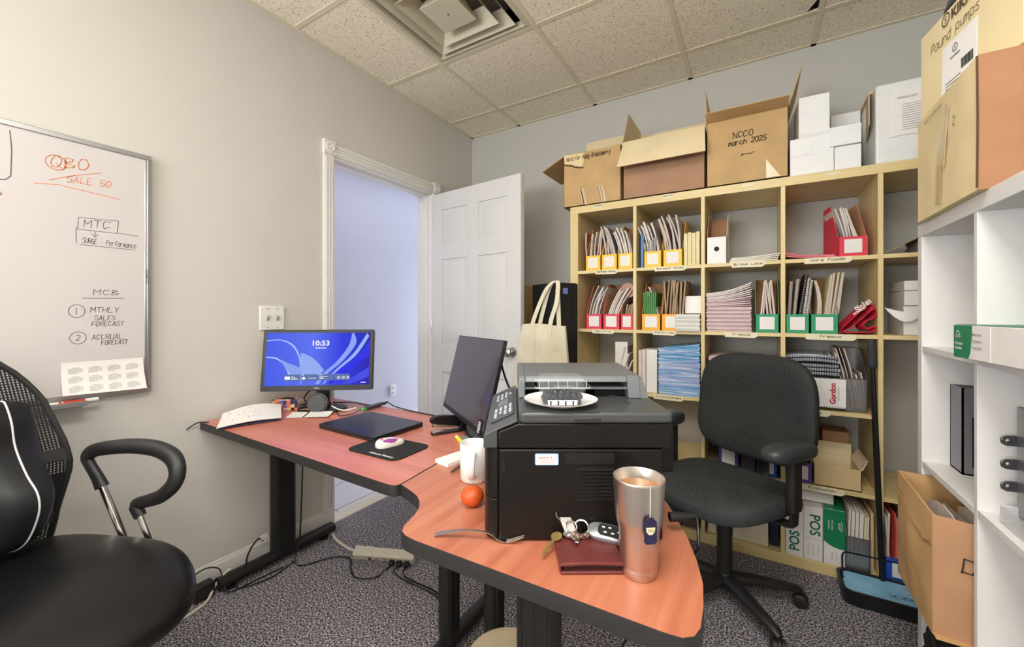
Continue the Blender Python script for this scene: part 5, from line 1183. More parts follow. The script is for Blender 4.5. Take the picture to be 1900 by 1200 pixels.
# fork
t = thing('fork', 'steel fork lying tines up in front of the black printer', 'fork', (-.566, .634, DZ), math.atan2(.079, .170))
q = MB(); n = 26
def fw(s): return (.0062*(1-.5*min(1, s/.09)) if s < .11 else .0031+.0085*min(1, (s-.11)/.025))
def fz(s): return .004+.012*math.sin(min(1, s/.12)*PI*.75) if s < .12 else max(.0018, .004+.012*math.sin(PI*.75)-.0105*math.sin(min(1, (s-.12)/.03)*PI/2))+max(0, s-.15)**1.3*.95
S_ = [.152*i/n for i in range(n+1)]
q.slab(lambda u, v: Vector((S_[round(u*n)], (v-.5)*2*fw(S_[round(u*n)]), fz(S_[round(u*n)])-.0010*(1-abs(2*v-1)))), (0, 0, .0018), n, 4); q.build('handle', M_steel, t, smooth=60)
for k in range(4):
    yy = -.0105+.007*k; q = MB(); q.tube([(.150+.006*i, yy*(1+.002*i), fz(.150+.006*i)+.0008) for i in range(7)], [.0021]*4+[.0018, .0014, .0007], 6); q.build('tine', M_steel, t)
# wallet
t = thing('wallet', 'brown leather bifold wallet lying in front of the tumbler', 'wallet', (-.2665, .719, DZ), math.radians(31.5))
M_lea = mat('wallet_leather', (104, 46, 44), .42, var=.08, vscale=40, bump=.25, bscale=500)
def wl(z0, sag): return lambda u, v: Vector((-.056+.112*u, -.042+.084*v, z0+sag*math.sin(PI*u)*(1-v)))
q = MB(); q.slab(wl(.0005, 0), (0, 0, .005), 8, 4); q.build('lower_fold', M_lea, t, bevel=.0015)
q = MB(); q.slab(wl(.0145, .0022), (0, 0, .005), 8, 4); q.slab(lambda u, v: Vector((-.056+.112*u, .040+.003*math.sin(PI*v), .0005+.019*v)), (0, .003, 0), 4, 4); q.slab(lambda u, v: Vector((-.056-.002*math.sin(PI*v), -.04+.08*u, .0005+.019*v)), (.003, 0, 0), 4, 4); q.build('upper_fold', M_lea, t, bevel=.001)
MB().bb(-.05, .05, -.034, .038, .0058, .0142).build('card_pockets', mat('wallet_dark', (46, 22, 22), .6), t)
q = MB(); q.text('TUMI', .010, basis((.034, -.012, .0215), (1, 0, 0), (0, 1, 0)), width=.022); q.build('embossing', mat('wallet_emboss', (132, 70, 66), .4), t, smooth=0)
q = MB()
for sy in (-.038, .038):
    for i in range(28): q.bb(-.052+.0038*i, -.0498+.0038*i, sy-.0004, sy+.0004, .0196+.0022*math.sin(PI*i/28)*(1-(sy+.042)/.084), .0203+.0022*math.sin(PI*i/28)*(1-(sy+.042)/.084))
q.build('stitching', mat('wallet_emboss', (132, 70, 66), .4), t, smooth=0)
# key bunch and car fob
t = thing('key_bunch', 'bunch of keys on split rings lying on the brown wallet', 'keys', (-.305, .748, DZ+.021), math.radians(31))
def tor(mb, c, r, rr, M_=None):
    M_ = M_ or Matrix(); mb.tube([Vector(c)+(M_ @ Vector((r*math.cos(a*PI/10), r*math.sin(a*PI/10), 0))) for a in range(20)], rr, 6, closed=True)
for c, r, M_ in (((-.022, .02, .035), .013, RX(1.2) @ RY(.3)), ((-.006, .002, .016), .011, RX(.9)), ((.014, .004, .014), .014, RX(.75) @ RY(-.25)), ((.002, .012, .006), .012, RX(.2))):
    q = MB(); tor(q, c, r, .0011, M_); tor(q, Vector(c)+Vector((0, .0006, .0016)), r, .0011, M_); q.build('split_ring', M_chrome, t)
q = MB(); q.X = T(-.012, .012, .018) @ RX(.9) @ RZ(.35); q.prism(rrect(-.011, .011, -.022, .022, .008), -.003, .003); q.build('key_tag', mat('acrylic_tag', (226, 220, 214), .08, var=0, alpha=.55), t, bevel=.001)
M_brass = mat('brass', (206, 178, 110), .3, .9)
def key(nm, o, a, tilt, m_, L=.052):
    q = MB(); q.X = T(*o) @ RZ(a) @ RY(tilt)
    hp = [(.011*math.cos(i*PI/10), .011*math.sin(i*PI/10)) for i in range(20)]; q.prism(hp, -.001, .001)
    bl = [(.009, -.0035), (L-.004, -.0035), (L, 0), (L-.003, .0035)]; x = L-.006
    while x > .014: bl += [(x, .0035), (x-.0025, .0018+.0012*R.random())]; x -= .005
    bl += [(.009, .0035)]; q.prism(bl, -.0009, .0009); q.build(nm, m_, t)
key('key', (-.036, -.008, .004), math.radians(232), .26, M_brass); key('key', (-.012, -.004, .006), math.radians(300), .05, M_steel, .03); key('key', (.006, -.006, .006), math.radians(255), .1, M_chrome, .03)
q = MB()
for i in range(10): tor(q, (-.004+.0032*i, -.010+.002*math.sin(i*2.), .005+.003*math.sin(i)), .0055, .0010, RX(.4+.8*i) @ RY(.5*i))
q.build('chain', mat('rose_chrome', (214, 180, 172), .18, 1.0, var=0), t)
t = thing('car_key_fob', 'silver and black car key fob leaning on the wallet by the tumbler', 'key fob', (-.2475, .7745, DZ+.012), math.radians(12))
q = MB(); q.X = T(0, 0, .018) @ RX(.45) @ RY(.10); f_ = superbox(.038, .0185, .009, .6, .65); q.grid(f_, 36, 14); q.build('fob_shell', mat('fob_silver', (170, 172, 178), .25, .7), t, smooth=70)
q = MB(); q.X = T(0, 0, .018) @ RX(.45) @ RY(.10) @ T(.006, 0, .0072); q.prism(rrect(-.024, .026, -.0125, .0125, .008), 0, .0022); q.build('button_pad', M_glossb, t, bevel=.0006)
for x, y in ((-.014, .005), (-.002, .006), (.004, -.005), (-.010, -.005), (.016, 0)):
    q = MB(); q.X = T(0, 0, .018) @ RX(.45) @ RY(.10) @ T(.006+x, y, .0095); q.box((0, 0, 0), (.0055, .003, .0006)); q.build('button', M_white, t)
# tumbler
t = thing('tumbler', 'tall stainless steel tumbler of tea with a tag hanging out', 'tumbler', (-.177, .733, DZ), 0)
M_ss = mat('stainless', (206, 198, 190), .33, 1.0, var=.02, vscale=200, stretch=(1, 1, .02))
q = MB(); q.lathe([(0, 0), (.0290, 0), (.0306, .002), (.0314, .016), (.0311, .017), (.0316, .0185), (.0350, .078), (.0358, .083), (.0396, .096), (.0404, .101), (.0446, .166), (.0450, .1695), (.0442, .171), (.0432, .169), (.0390, .105), (.036, .09), (0, .09)], 48); q.build('cup', M_ss, t, smooth=40)
MB().lathe([(0, .148), (.0420, .1505)], 40).build('tea', mat('tea_brown', (160, 112, 70), .25, var=.04), t)
cd = Vector((-.514*0+.60, -.80, 0)); cd.normalize(); sd = Vector((-cd.y, cd.x, 0))
q = MB(); pr = lambda r, z: cd*r+Vector((0, 0, z)); q.tube([pr(.030, .152), pr(.0435, .1712), pr(.0465, .1705), pr(.0462, .15), pr(.0455, .115)], .0006, 5); q.build('string', M_paper, t)
Mtag = basis(cd*.0463+Vector((0, 0, .098)), sd, (0, 0, 1), cd)
q = MB(); q.prism([(-.011, -.018), (-.007, -.022), (.007, -.022), (.011, -.018), (.011, .015), (.004, .022), (-.004, .022), (-.011, .015)], 0, .0009, M=Mtag); tg = q.build('tea_tag', mat('tag_navy', (34, 28, 66), .5), t)
q = MB(); q.prism([(-.008, .006), (-.007, -.001), (-.003, -.006), (.003, -.006), (.007, -.001), (.008, .006)], .0010, .0013, M=Mtag); q.build('tag_cup_mark', mat('tag_cream', (226, 214, 170), .5), tg)
MB().text('TETLEY', .006, Mtag @ T(0, -.001, .0016), width=.011).build('tag_print', mat('tag_navy', (34, 28, 66), .5), tg)
# ------------------------------------------------------------------ printer
pr_ = thing('printer', 'large black multifunction printer on the corner desk', 'printer', (-.4170, .6956, DZ), YAW)
M_pb = mat('printer_black', (21, 18, 16), .36, var=.03, spec=.32); M_pg = mat('printer_grey', (74, 76, 78), .33, .15, var=.03); M_pd = mat('printer_dark', (8, 8, 8), .6); M_feed = mat('printer_sheen', (108, 112, 115), .42, .15, var=.03)  # feeder grey is lightened to paint in reflected light
q = MB(); q.prism(rrect(-.0275, .304, .004, .392, .006), .004, .186); q.build('main_body', M_pb, pr_, bevel=.003)
q = MB()
for x in (-.02, .28):
    for y in (.03, .36): q.lathe([(.014, 0), (.014, .005)], 10, 0, (x, y, 0))
q.build('feet', M_black, pr_)
def fcover(z0, z1, nm): 
    P = [(-.0285, .006), (-.0285, .39), (-.045, .39), (-.0555, .378), (-.0575, .36), (-.0575, .05), (-.0545, .028), (-.046, .013), (-.036, .0065)][::-1]
    MB().prism(P, z0, z1).build(nm, M_pb, pr_, bevel=.0015, smooth=40)
fcover(.004, .085, 'paper_drawer'); fcover(.0865, .187, 'front_cover')
q = MB(); q.prism([(-.0275, .1885), (.320, .1885), (.324, .238), (.012, .238), (-.0275, .222)], 0, .39, M=basis((0, 0, 0), (1, 0, 0), (0, 0, 1), (0, 1, 0))); q.X = Matrix()
o = q.build('scanner_base', M_pb, pr_, bevel=.003); o.location = (0, .002, 0)
# prism ran along +y because z axis of the basis is +y
q = MB(); P = [(-.0575, .1885), (-.029, .1885), (-.029, .2235), (.0125, .2405), (.0105, .2465), (-.0545, .2165), (-.0575, .210)]
q.prism(P, .004, .392, M=basis((0, 0, 0), (1, 0, 0), (0, 0, 1), (0, 1, 0))); q.build('control_panel', M_pg, pr_, bevel=.002)
cpm = basis((-.0215, .2, .2328), (.91, 0, .414), (0, 1, 0))
q = MB(); q.prism(rrect(-.027, .028, -.14, .15, .006), .0003, .0018, M=cpm); cp = q.build('panel_inset', mat('panel_inset', (70, 71, 74), .35), pr_)
MB().prism(rrect(-.012, .014, -.02, .035, .002), .0019, .0026, M=cpm).build('lcd_window', mat('lcd', (120, 126, 124), .15), cp)
q = MB()
for y in (-.11, -.09, -.065, -.045, .06, .085, .11):
    for x in (-.016, -.004, .008, .02): 
        if R.random() < .75: q.prism(rrect(x-.0035, x+.0035, y-.005, y+.005, .002), .0019, .0034, M=cpm)
q.build('buttons', mat('button_light', (196, 200, 206), .35), cp)
q = MB(); q.prism(rrect(.0145, .324, -.001, .30, .012), .2385, .261); q.build('scanner_lid', M_pg, pr_, bevel=.006, seg=3)
q = MB(); q.bb(.125, .178, -.0025, .003, .2412, .250); q.build('lid_grip', mat('printer_grip', (44, 44, 44), .4), pr_, bevel=.001)
q = MB(); q.prism(rrect(.125, .178, .0, .045, .008), .2613, .2619); q.build('lid_tab', M_pg, pr_)
# document feeder with two slots
def yprism(mb, P, x0, x1): mb.prism(P, x0, x1, M=basis((0, 0, 0), (0, 1, 0), (0, 0, 1), (1, 0, 0)))
q = MB(); yprism(q, [(.136, .2615), (.146, .303), (.156, .311), (.35, .318), (.375, .31), (.375, .2615)], .0155, .031); q.build('feeder_cheek', M_feed, pr_, bevel=.002)
q = MB(); q.X = Matrix(); yprism(q, [(.134, .2615), (.146, .3035), (.156, .311), (.35, .318), (.375, .31), (.375, .2615)], .272, .300); 
q.add([(.300, .134, .2615), (.300, .146, .3035), (.300, .156, .311), (.300, .35, .318), (.300, .375, .2615), (.318, .134, .2615), (.309, .15, .305), (.303, .16, .311), (.303, .345, .317), (.318, .375, .2615)], [(5, 6, 1, 0), (6, 7, 2, 1), (7, 8, 3, 2), (8, 9, 4, 3), (5, 9, 8, 7, 6)]); q.build('feeder_cheek', M_feed, pr_, bevel=.001)
q = MB(); yprism(q, [(.144, .2965), (.147, .303), (.156, .3105), (.35, .3175), (.374, .31), (.374, .2965)], .031, .272); q.build('feeder_cover', M_feed, pr_, bevel=.002)
q = MB(); q.bb(.031, .272, .142, .30, .2812, .2845); q.build('feeder_tray', mat('printer_ledge', (110, 112, 114), .35), pr_)
q = MB(); q.bb(.031, .272, .22, .375, .2615, .2965); q.bb(.031, .05, .15, .22, .2845, .2965); q.bb(.2, .272, .17, .22, .2615, .281); q.build('feeder_inside', M_pd, pr_)
MB().prism([(.225, .17), (.235, .175), (.262, .085), (.258, .083)], .2612, .2645).build('paper_guide', M_pg, pr_)
# side details
q = MB(); q.bb(.1305, .204, .0015, .0045, .083, .150); vg = q.build('vent_grille', M_pd, pr_)
for k in range(9):
    z = .087+.0072*k; MB().box((.167, .002, z), (.070, .005, .0035), M=RX(.5)).build('slat', M_pb, vg)
q = MB(); q.prism(rrect(.105, .205, .157, .179, .003), -.0045, -.0030, M=basis((0, 0, 0), (1, 0, 0), (0, 0, 1), (0, -1, 0))); q.build('hand_recess', M_pd, pr_)
q = MB(); q.prism(rrect(.046, .0935, .1545, .178, .003), -.0045, -.0026, M=basis((0, 0, 0), (1, 0, 0), (0, 0, 1), (0, -1, 0))); st_ = q.build('sticker', mat('sticker_blue', (120, 170, 206), .4), pr_)
q = MB(); q.prism(rrect(.0475, .092, .156, .1765, .002), -.0025, -.0022, M=basis((0, 0, 0), (1, 0, 0), (0, 0, 1), (0, -1, 0))); q.build('sticker_face', M_paper, st_)
Xp = basis((0, .0018, 0), (1, 0, 0), (0, 0, 1))
q = MB(); q.text('QUESTIONS?', .0042, Xp @ T(.0635, .1685, 0), width=.022, bold=.03); q.text('1-1', .007, Xp @ T(.084, .168, 0), width=.011); q.text('CALL FOR SERVICE SUPPORT', .0034, Xp @ T(.069, .1635, 0), width=.038); q.text('1-877-BROTHER.COM', .0034, Xp @ T(.069, .159, 0), width=.036)
q.build('sticker_print', mat('sticker_red', (200, 84, 70), .5), st_)
q = MB(); q.bb(.20+.045, .20+.0455, .0022, .0035, .157, .170); q.bb(.239, .252, .0022, .0035, .163, .1635); q.build('side_mark', M_pd, pr_)
q = MB(); q.prism(rrect(.30, .342, .04, .34, .008), .125, .215); q.build('rear_cover', M_pb, pr_, bevel=.004)
MB().bb(-.020, -.014, .0025, .0045, .14, .168).build('door_latch', M_pd, pr_)
# power lead of the printer
t = thing('power_cable', 'black power lead with plug leaving the printer over the desk edge', 'cable', (0, 0, 0))
MB().tube([(-.155, .905, DZ+.03), (-.135, .917, DZ+.03), (-.125, .923, DZ+.03), (-.105, .935, DZ+.0295)], [.010, .010, .0075, .006], 12).build('plug', M_black, t)
MB().tube(spline([(-.112, .931, DZ+.0295), (-.104, .925, DZ+.028), (-.100, .908, DZ+.016), (-.098, .897, DZ+.002), (-.100, .893, DZ-.02), (-.13, .92, DZ-.06), (-.2, .98, DZ-.12), (-.3, 1.1, .30), (-.42, 1.26, .05), (-.5, 1.3, .01)], 6), .0036, 8).build('cord', M_black, t)
# plate with a clamshell of blackberries on the printer lid
def lp(x, y, z): return pr_.matrix_basis @ Vector((x, y, z))
pc = Vector((-.4170, .6956, DZ)) + RZ(YAW) @ Vector((.105, .066, .2625))
t = tag(MB().lathe([(0, 0), (.042, 0), (.046, .002), (.070, .009), (.078, .0125), (.079, .014), (.076, .0135), (.068, .0105), (.046, .0035), (0, .003)], 44).build('plate', M_cer, None, loc=pc, smooth=50), 'small white plate lying on the printer lid under the berry box', 'plate')
t = thing('berry_box', 'clear plastic clamshell holding blackberries on the white plate', 'container', pc+Vector((0, 0, .0034)), YAW)
M_clear = mat('clear_plastic', (236, 240, 242), .06, var=0, alpha=.07, spec=.4)
q = MB(); th = .0008; q.box((0, 0, .0205), (.094, .078, .041)); b0 = MB()
def tub(a0, b0_, a1, b1, z0, z1, n=5):
    m = MB(); P0 = rrect(-a0, a0, -b0_, b0_, .008); P1 = rrect(-a1, a1, -b1, b1, .008); k = len(P0)
    m.add([(x, y, z0) for x, y in P0]+[(x, y, z1) for x, y in P1], [(i, (i+1) % k, k+(i+1) % k, k+i) for i in range(k)]); return m, P0, P1
m, P0, P1 = tub(.041, .034, .050, .042, .0005, .040); m.add([(x, y, .0006) for x, y in P0], [tuple(range(len(P0)))]); m.build('tub', M_clear, t, smooth=60)
m, P0, P1 = tub(.058, .049, .058, .049, .0395, .0425); m.build('rim', mat('clear_plastic_rim', (236, 240, 242), .1, var=0, alpha=.4, spec=.8), t, smooth=60)
m, P0, P1 = tub(.051, .043, .046, .038, .0425, .058); m.add([(x, y, .0581) for x, y in P1], [tuple(range(len(P1)))]); m.build('lid', M_clear, t, smooth=60)
for k in range(6): MB().tube([(-.0485+.0194*k, -.0425, .041), (-.0485+.0194*k, -.039, .056)], .0007, 5).build('rib', mat('clear_plastic_rim', (236, 240, 242), .1, var=0, alpha=.4, spec=.8), t)
MB().tube([(-.02, -.05, .0435), (.02, -.05, .0435)], .0025, 6).build('clasp', M_clear, t)
q = MB(); Xl = basis((0, -.0352, .001), (1, 0, 0), (0, -.2, 1)); q.prism([(-.030, .002), (.030, .002), (.031, .013), (-.031, .013)], 0, .0004, M=Xl); lb = q.build('label', mat('label_clear', (220, 222, 224), .4), t)
q = MB()
for k in range(4): q.prism([(-.026+.0155*k, .002), (-.023+.0155*k, .002), (-.023+.0155*k, .0115), (-.026+.0155*k, .0115)], .0006, .001, M=Xl)
q.build('label_bars', M_ink, lb)
M_berry = mat('blackberry', (20, 17, 32), .30, var=.3, vscale=300, coat=.15)
bm = MB(); 
sphere(bm, (0, 0, 0), .0052, 8)
for i in range(16):
    a = i*2.4; z = 1-2*(i+.5)/16; r_ = math.sqrt(1-z*z); sphere(bm, (.0046*r_*math.cos(a), .0046*r_*math.sin(a), .0046*z), .0022, 6)
proto = bm.build('blackberry', M_berry, None, smooth=80); tag(proto, 'dark blackberry inside the clear plastic clamshell', 'berry', 'blackberries in the clamshell')
spots = []
for lz in range(3):
    for ix in range(6):
        for iy in range(5):
            if lz == 2 and (ix in (0, 5) or iy == 4 or R.random() < .5): continue
            spots.append((-.034+.0136*ix+R.uniform(-.001, .001)+.004*(lz % 2), -.0265+.0130*iy+R.uniform(-.001, .001), .0075+.0105*lz+R.uniform(0, .001)))
Mb = T(*(pc+Vector((0, 0, .0034)))) @ RZ(YAW)
for i, p in enumerate(spots):
    o = proto if i == 0 else proto.copy()
    if i: COL.objects.link(o)
    o.location = Mb @ Vector(p); o.rotation_euler = (R.uniform(0, 6), R.uniform(0, 6), R.uniform(0, 6))
# hub and leads at the back of the left desk
t = thing('usb_hub', 'slim dark grey hub with a green plug behind the laptop', 'hub', (-1.575, 1.34, DZ), math.radians(97))
q = MB(); q.prism(rrect(-.062, .062, -.014, .014, .004), .006, .018); q.build('hub_body', mat('hub_grey', (58, 60, 62), .35), t, bevel=.002)
q = MB(); q.bb(-.085, -.062, -.007, .007, .006, .016); q.build('green_plug', mat('plug_green', (60, 196, 70), .4), t, bevel=.002)
q = MB(); q.bb(.062, .082, -.006, .006, .007, .016); q.build('black_plug', M_black, t, bevel=.002)
def cable(label, pts, r=.0028, m_=M_black, n=6, name='cable', cat='cable'):
    o = MB().tube(spline(pts, n), r, 8).build(name, m_, None); tag(o, label, cat); return o
cable('thin black cable running from the hub along the back desk edge', [(-1.59, 1.43, DZ+.012), (-1.5, 1.40, DZ+.004), (-1.35, 1.375, DZ+.004), (-1.16, 1.365, DZ+.004), (-1.02, 1.36, DZ+.004)])
cable('thick black cable from behind the speaker puck to the hub', [(-1.78, 1.26, DZ+.02), (-1.70, 1.25, DZ+.03), (-1.64, 1.28, DZ+.03), (-1.60, 1.33, DZ+.012), (-1.60, 1.43, DZ+.006)], .0035)
cable('black cable looping down from the lit monitor', [(-1.79, 1.20, DZ+.13), (-1.83, 1.17, DZ+.09), (-1.83, 1.14, DZ+.05), (-1.78, 1.16, DZ+.03), (-1.76, 1.2, DZ+.02)], .0035)
cable('coiled black cable heaped left of the speaker puck', [(-1.84, 1.13, DZ+.016), (-1.80, 1.17, DZ+.02), (-1.78, 1.13, DZ+.026), (-1.83, 1.17, DZ+.024), (-1.87, 1.15, DZ+.02), (-1.80, 1.12, DZ+.03), (-1.76, 1.16, DZ+.03)], .003)
cable('thin black cable lying between the notes and the laptop', [(-1.66, 1.16, DZ+.02), (-1.62, 1.17, DZ+.004), (-1.58, 1.15, DZ+.004), (-1.56, 1.20, DZ+.004), (-1.58, 1.26, DZ+.01)], .002)
cable('short white cable with a black plug right of the speaker puck', [(-1.68, 1.18, DZ+.03), (-1.65, 1.20, DZ+.012), (-1.62, 1.22, DZ+.01), (-1.61, 1.26, DZ+.014)], .003, M_white)
cable('black cable hanging behind the dark monitor beside the printer', [(-.70, 1.10, DZ+.30), (-.70, 1.13, DZ+.24), (-.67, 1.15, DZ+.16), (-.66, 1.22, DZ+.06), (-.7, 1.28, DZ+.005)], .0035)
cable('black cable poking past the wall end of the desk under the paper', [(-1.955, .80, DZ+.004), (-1.985, .778, DZ+.004), (-1.998, .765, DZ-.004), (-2.003, .74, DZ-.02)], .0025)
# ------------------------------------------------------------------ chairs
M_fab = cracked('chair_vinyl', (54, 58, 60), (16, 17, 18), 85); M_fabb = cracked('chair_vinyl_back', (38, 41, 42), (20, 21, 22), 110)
M_pl = mat('chair_plastic', (34, 33, 33), .45, var=.04)
M_pad = mat('arm_pad', (54, 57, 60), .40, var=.04)
M_leath = mat('black_leather', (12, 12, 14), .40, var=.1, vscale=8, bump=.18, bscale=260)
def star_base(th, r, a0, rz0=0):
    m = MB(); m.lathe([(.034, .055), (.040, .06), (.040, .10), (.030, .112), (0, .112)], 24); hub = m.build('base_hub', M_pl, th)
    for k in range(5):
        a = a0+k*2*PI/5; dx, dy = math.cos(a), math.sin(a)
        m = MB(); pts = [(dx*.02, dy*.02, .088), (dx*r*.35, dy*r*.35, .086), (dx*r*.7, dy*r*.7, .078), (dx*r*.96, dy*r*.96, .070), (dx*r*1.02, dy*r*1.02, .062)]
        m.tube(pts, [.034, .030, .025, .021, .012], 12, flat=.72); lg = m.build('leg', M_pl, th, smooth=60)
        m = MB(); c = Vector((dx*r, dy*r, .026)); ca = a+1.1; ax = Vector((math.cos(ca), math.sin(ca), 0))
        Mx = basis(c, (0, 0, 1), Vector((0, 0, 1)).cross(ax), ax)
        for s_ in (-1, 1): m.lathe([(0, -.010), (.020, -.010), (.0255, -.007), (.026, .007), (.020, .010), (0, .010)], 20, 0, (0, 0, 0), Mx @ T(0, 0, s_*.0145))
        m.tube([c+Vector((0, 0, .0)), c+Vector((0, 0, .045))], .007, 8)
        m.lathe([(.028, -.005), (.029, .0), (.028, .005)], 18, 0, (0, 0, 0), Mx); m.build('caster', M_pl, lg, smooth=40)
# fabric task chair
fc = math.atan2(-.875, -.484)
tc = thing('office_chair', 'black worn upholstered task chair with casters behind the printer desk', 'chair', (-.109, 1.905, 0), fc)
star_base(tc, .285, math.atan2(.11, .287)-fc)
MB().lathe([(.029, .10), (.029, .27), (.031, .27), (.031, .42), (0, .42)], 22).build('gas_column', M_pl, tc)
m = MB(); m.box((0, 0, .415), (.24, .20, .03)); m.tube([(.02, -.03, .405), (.03, -.17, .395)], .008, 8); m.box((.03, -.185, .394), (.05, .05, .012)); m.build('mechanism', M_pl, tc, bevel=.004)
f_ = superbox(.225, .245, .040, .5, .62)
def seat(u, v):
    p = f_(u, v); p.z -= .035*max(0, (p.x-.06)/.175)**2; p.z += .010*(abs(p.y)/.245)**2*(1 if p.z > 0 else 0); p.y *= 1-.10*max(0, p.x)/.235; return p+Vector((.02, 0, .462))
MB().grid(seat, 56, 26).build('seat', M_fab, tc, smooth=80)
f_b = superbox(.042, .255, .255, .55, .60)
def back(u, v):
    # superbox with its thin axis along x
    th = -PI+2*PI*u; ph = -PI/2+PI*v
    sg = lambda q_, e: math.copysign(abs(q_)**e, q_)
    y = .252*sg(math.cos(th), .55)*sg(math.cos(ph), .45); z = .226*sg(math.sin(th), .55)*sg(math.cos(ph), .45); x = .040*sg(math.sin(ph), .6)
    y *= 1+.04*z/.247*(-1); x += .035*(y/.25)**2-.03*math.cos(z/.247*1.3)+.02
    return Vector((-.232-.10*z+x, y, .775+z))
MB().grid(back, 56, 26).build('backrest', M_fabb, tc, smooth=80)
m = MB(); m.tube(spline([(-.08, 0, .41), (-.22, 0, .41), (-.285, 0, .46), (-.285, 0, .60), (-.275, 0, .74)], 5), .028, 10, flat=.35); m.build('back_bracket', M_pl, tc)
for s_ in (-1, 1):
    m = MB(); m.tube(spline([(.0, s_*.12, .415), (.0, s_*.245, .415), (.0, s_*.262, .44), (.0, s_*.262, .50)], 4), .024, 10, flat=.5); m.prism(rrect(-.032, .032, -.016, .016, .012), .47, .655, M=T(.0, s_*.262, 0)); ap = m.build('arm_post', M_pl, tc, bevel=.002)
    fp = superbox(.125, .046, .035, .75, .8)
    def pad(u, v, s_=s_):
        p = fp(u, v); p.y *= 1+.22*(p.x/.125); p.z -= .012*max(0, -p.x/.125)**2; p.z -= .006*max(0, p.x/.125)**3
        return Vector((p.x*1+.02, p.y+s_*.262-.018*s_*(p.x/.125), p.z+.690))
    MB().grid(pad, 36, 16).build('arm_pad', M_pad, tc, smooth=80)
# leather chair with mesh back in the left foreground
ac = thing('office_chair', 'black leather desk chair with mesh back and loop arms at the left edge', 'chair', (-1.552, .20, 0), YAW-.11)
star_base(ac, .27, .4)
MB().lathe([(.026, .10), (.026, .30), (.03, .30), (.03, .42), (0, .42)], 18).build('gas_column', M_pl, ac)
MB().box((0, 0, .415), (.22, .22, .03)).build('mechanism', M_pl, ac, bevel=.004)
fs_ = superbox(.325, .268, .048, .62, .68)
def lseat(u, v):
    p = fs_(u, v); p.z -= .055*max(0, (p.x-.05)/.25)**2.2; p.z += .012*max(0, (-p.x-.05)/.2); p.y *= 1-.14*max(0, p.x/.265)**2
    if p.z > .0: p.z += .008*math.sin(p.y*9)*max(0, 1-(p.x/.26)**2)
    p.x += .23*p.y*max(0, p.x)/.3; return p+Vector((.05, .0, .482))
MB().grid(lseat, 64, 28).build('seat', M_leath, ac, smooth=80)
M_net = mesh_mat('back_mesh', (24, 24, 27), .0072, .64, 'yz', .6)
M_netd = mat('mesh_band', (22, 22, 25), .7, var=.1, vscale=300)
# back half-width and lean as functions of height
BW = [(.47, .235), (.54, .238), (.60, .236), (.66, .242), (.72, .25), (.80, .246), (.93, .228), (1.0, .197), (1.05, .157), (1.08, .112), (1.098, .05)]
def hw(z):
    for (a, b), (c_, d) in zip(BW[:-1], BW[1:]):
        if z <= c_: return b+(d-b)*max(0, z-a)/(c_-a)
    return BW[-1][1]
def bxk(z, y): 
    lean = -.222+.05*math.sin((z-.5)/.25*PI/2) if z < .75 else -.172-.33*(z-.75)
    return lean-.02+.035*(y/.24)**2*1.2
def bpt(u, z, off=0): w_ = hw(z)*(2*u-1); return Vector((bxk(z, w_)+off, w_, z))
def bgrid(z0, z1, nv, off=0): 
    m = MB(); m.slab(lambda u, v: bpt(u, z0+(z1-z0)*v, off), (.003, 0, 0), 20, nv); return m
bgrid(.705, 1.096, 16).build('back_mesh', M_net, ac, smooth=60)
bgrid(.47, .70, 8).build('back_mesh', M_net, ac, smooth=60)
bgrid(.60, .708, 4, .004).build('mesh_band', M_netd, ac, smooth=60)
fr = [bpt(1, z, .0015) for z in [.47+.03*i for i in range(21)]]+[bpt(1, 1.096, .0015), bpt(.5, 1.100, .0015), bpt(0, 1.096, .0015)]+[bpt(0, z, .0015) for z in [.47+.03*i for i in range(20, -1, -1)]]
MB().tube(fr, .008, 8).build('back_frame', M_pl, ac)
m = MB(); m.tube(spline([(-.10, 0, .41), (-.20, 0, .42), (-.215, 0, .55), (-.17, 0, .75)], 5), .03, 10, flat=.4); m.build('back_bracket', M_pl, ac)
M_strap = mat('strap_black', (52, 50, 51), .45, var=.1, vscale=200)
for zc, zt, hh in ((.775, .03, .034), (.572, 0, .034)):
    m = MB(); m.slab(lambda u, v: bpt(u, zc+zt*(.5-u)*2*.5-hh/2+hh*v, .007)+Vector((0, .004*(2*u-1), 0)), (.002, 0, 0), 16, 1); m.build('cushion_strap', M_strap, ac, smooth=60)
for s_ in (-1, 1):
    y = s_*.292
    dx_ = -.02; path = [(-.067, y, .640), (-.085, y, .672), (-.110, y, .708), (-.120, y, .732), (-.098, y, .752), (-.045, y, .764), (.03, y+.012*s_, .768), (.105, y+.018*s_, .760), (.165, y+.012*s_, .738), (.194, y, .702), (.186, y-.006*s_, .662), (.145, y-.006*s_, .626), (.095, y, .606), (.058, y, .596), (.050, y, .586), (.068, y, .556)]
    P = spline([(a_+dx_, b_, c_) for a_, b_, c_ in path], 5); n_ = len(P); rr = []
    for i in range(n_):
        s0 = i/(n_-1); rr.append(.021-.004*math.sin(PI*min(1, s0/.25))+.006*math.exp(-((s0-.55)/.16)**2)-.006*max(0, s0-.7)/.3*(1 if s0 < .93 else .2))
    m = MB(); m.tube(P, rr, 14, flat=.75, up=(0, 1, 0)); am = m.build('arm_loop', M_pl, ac, smooth=60)
    m = MB(); m.tube([(-.090, y, .648), (.012, y, .44)], .0105, 12); m.tube([(.046, y, .562), (.10, y, .44)], .0105, 12); m.tube([(.0, 0, .435), (.012, y, .44), (.10, y, .44)], .010, 8); m.build('arm_post', M_chrome, am)
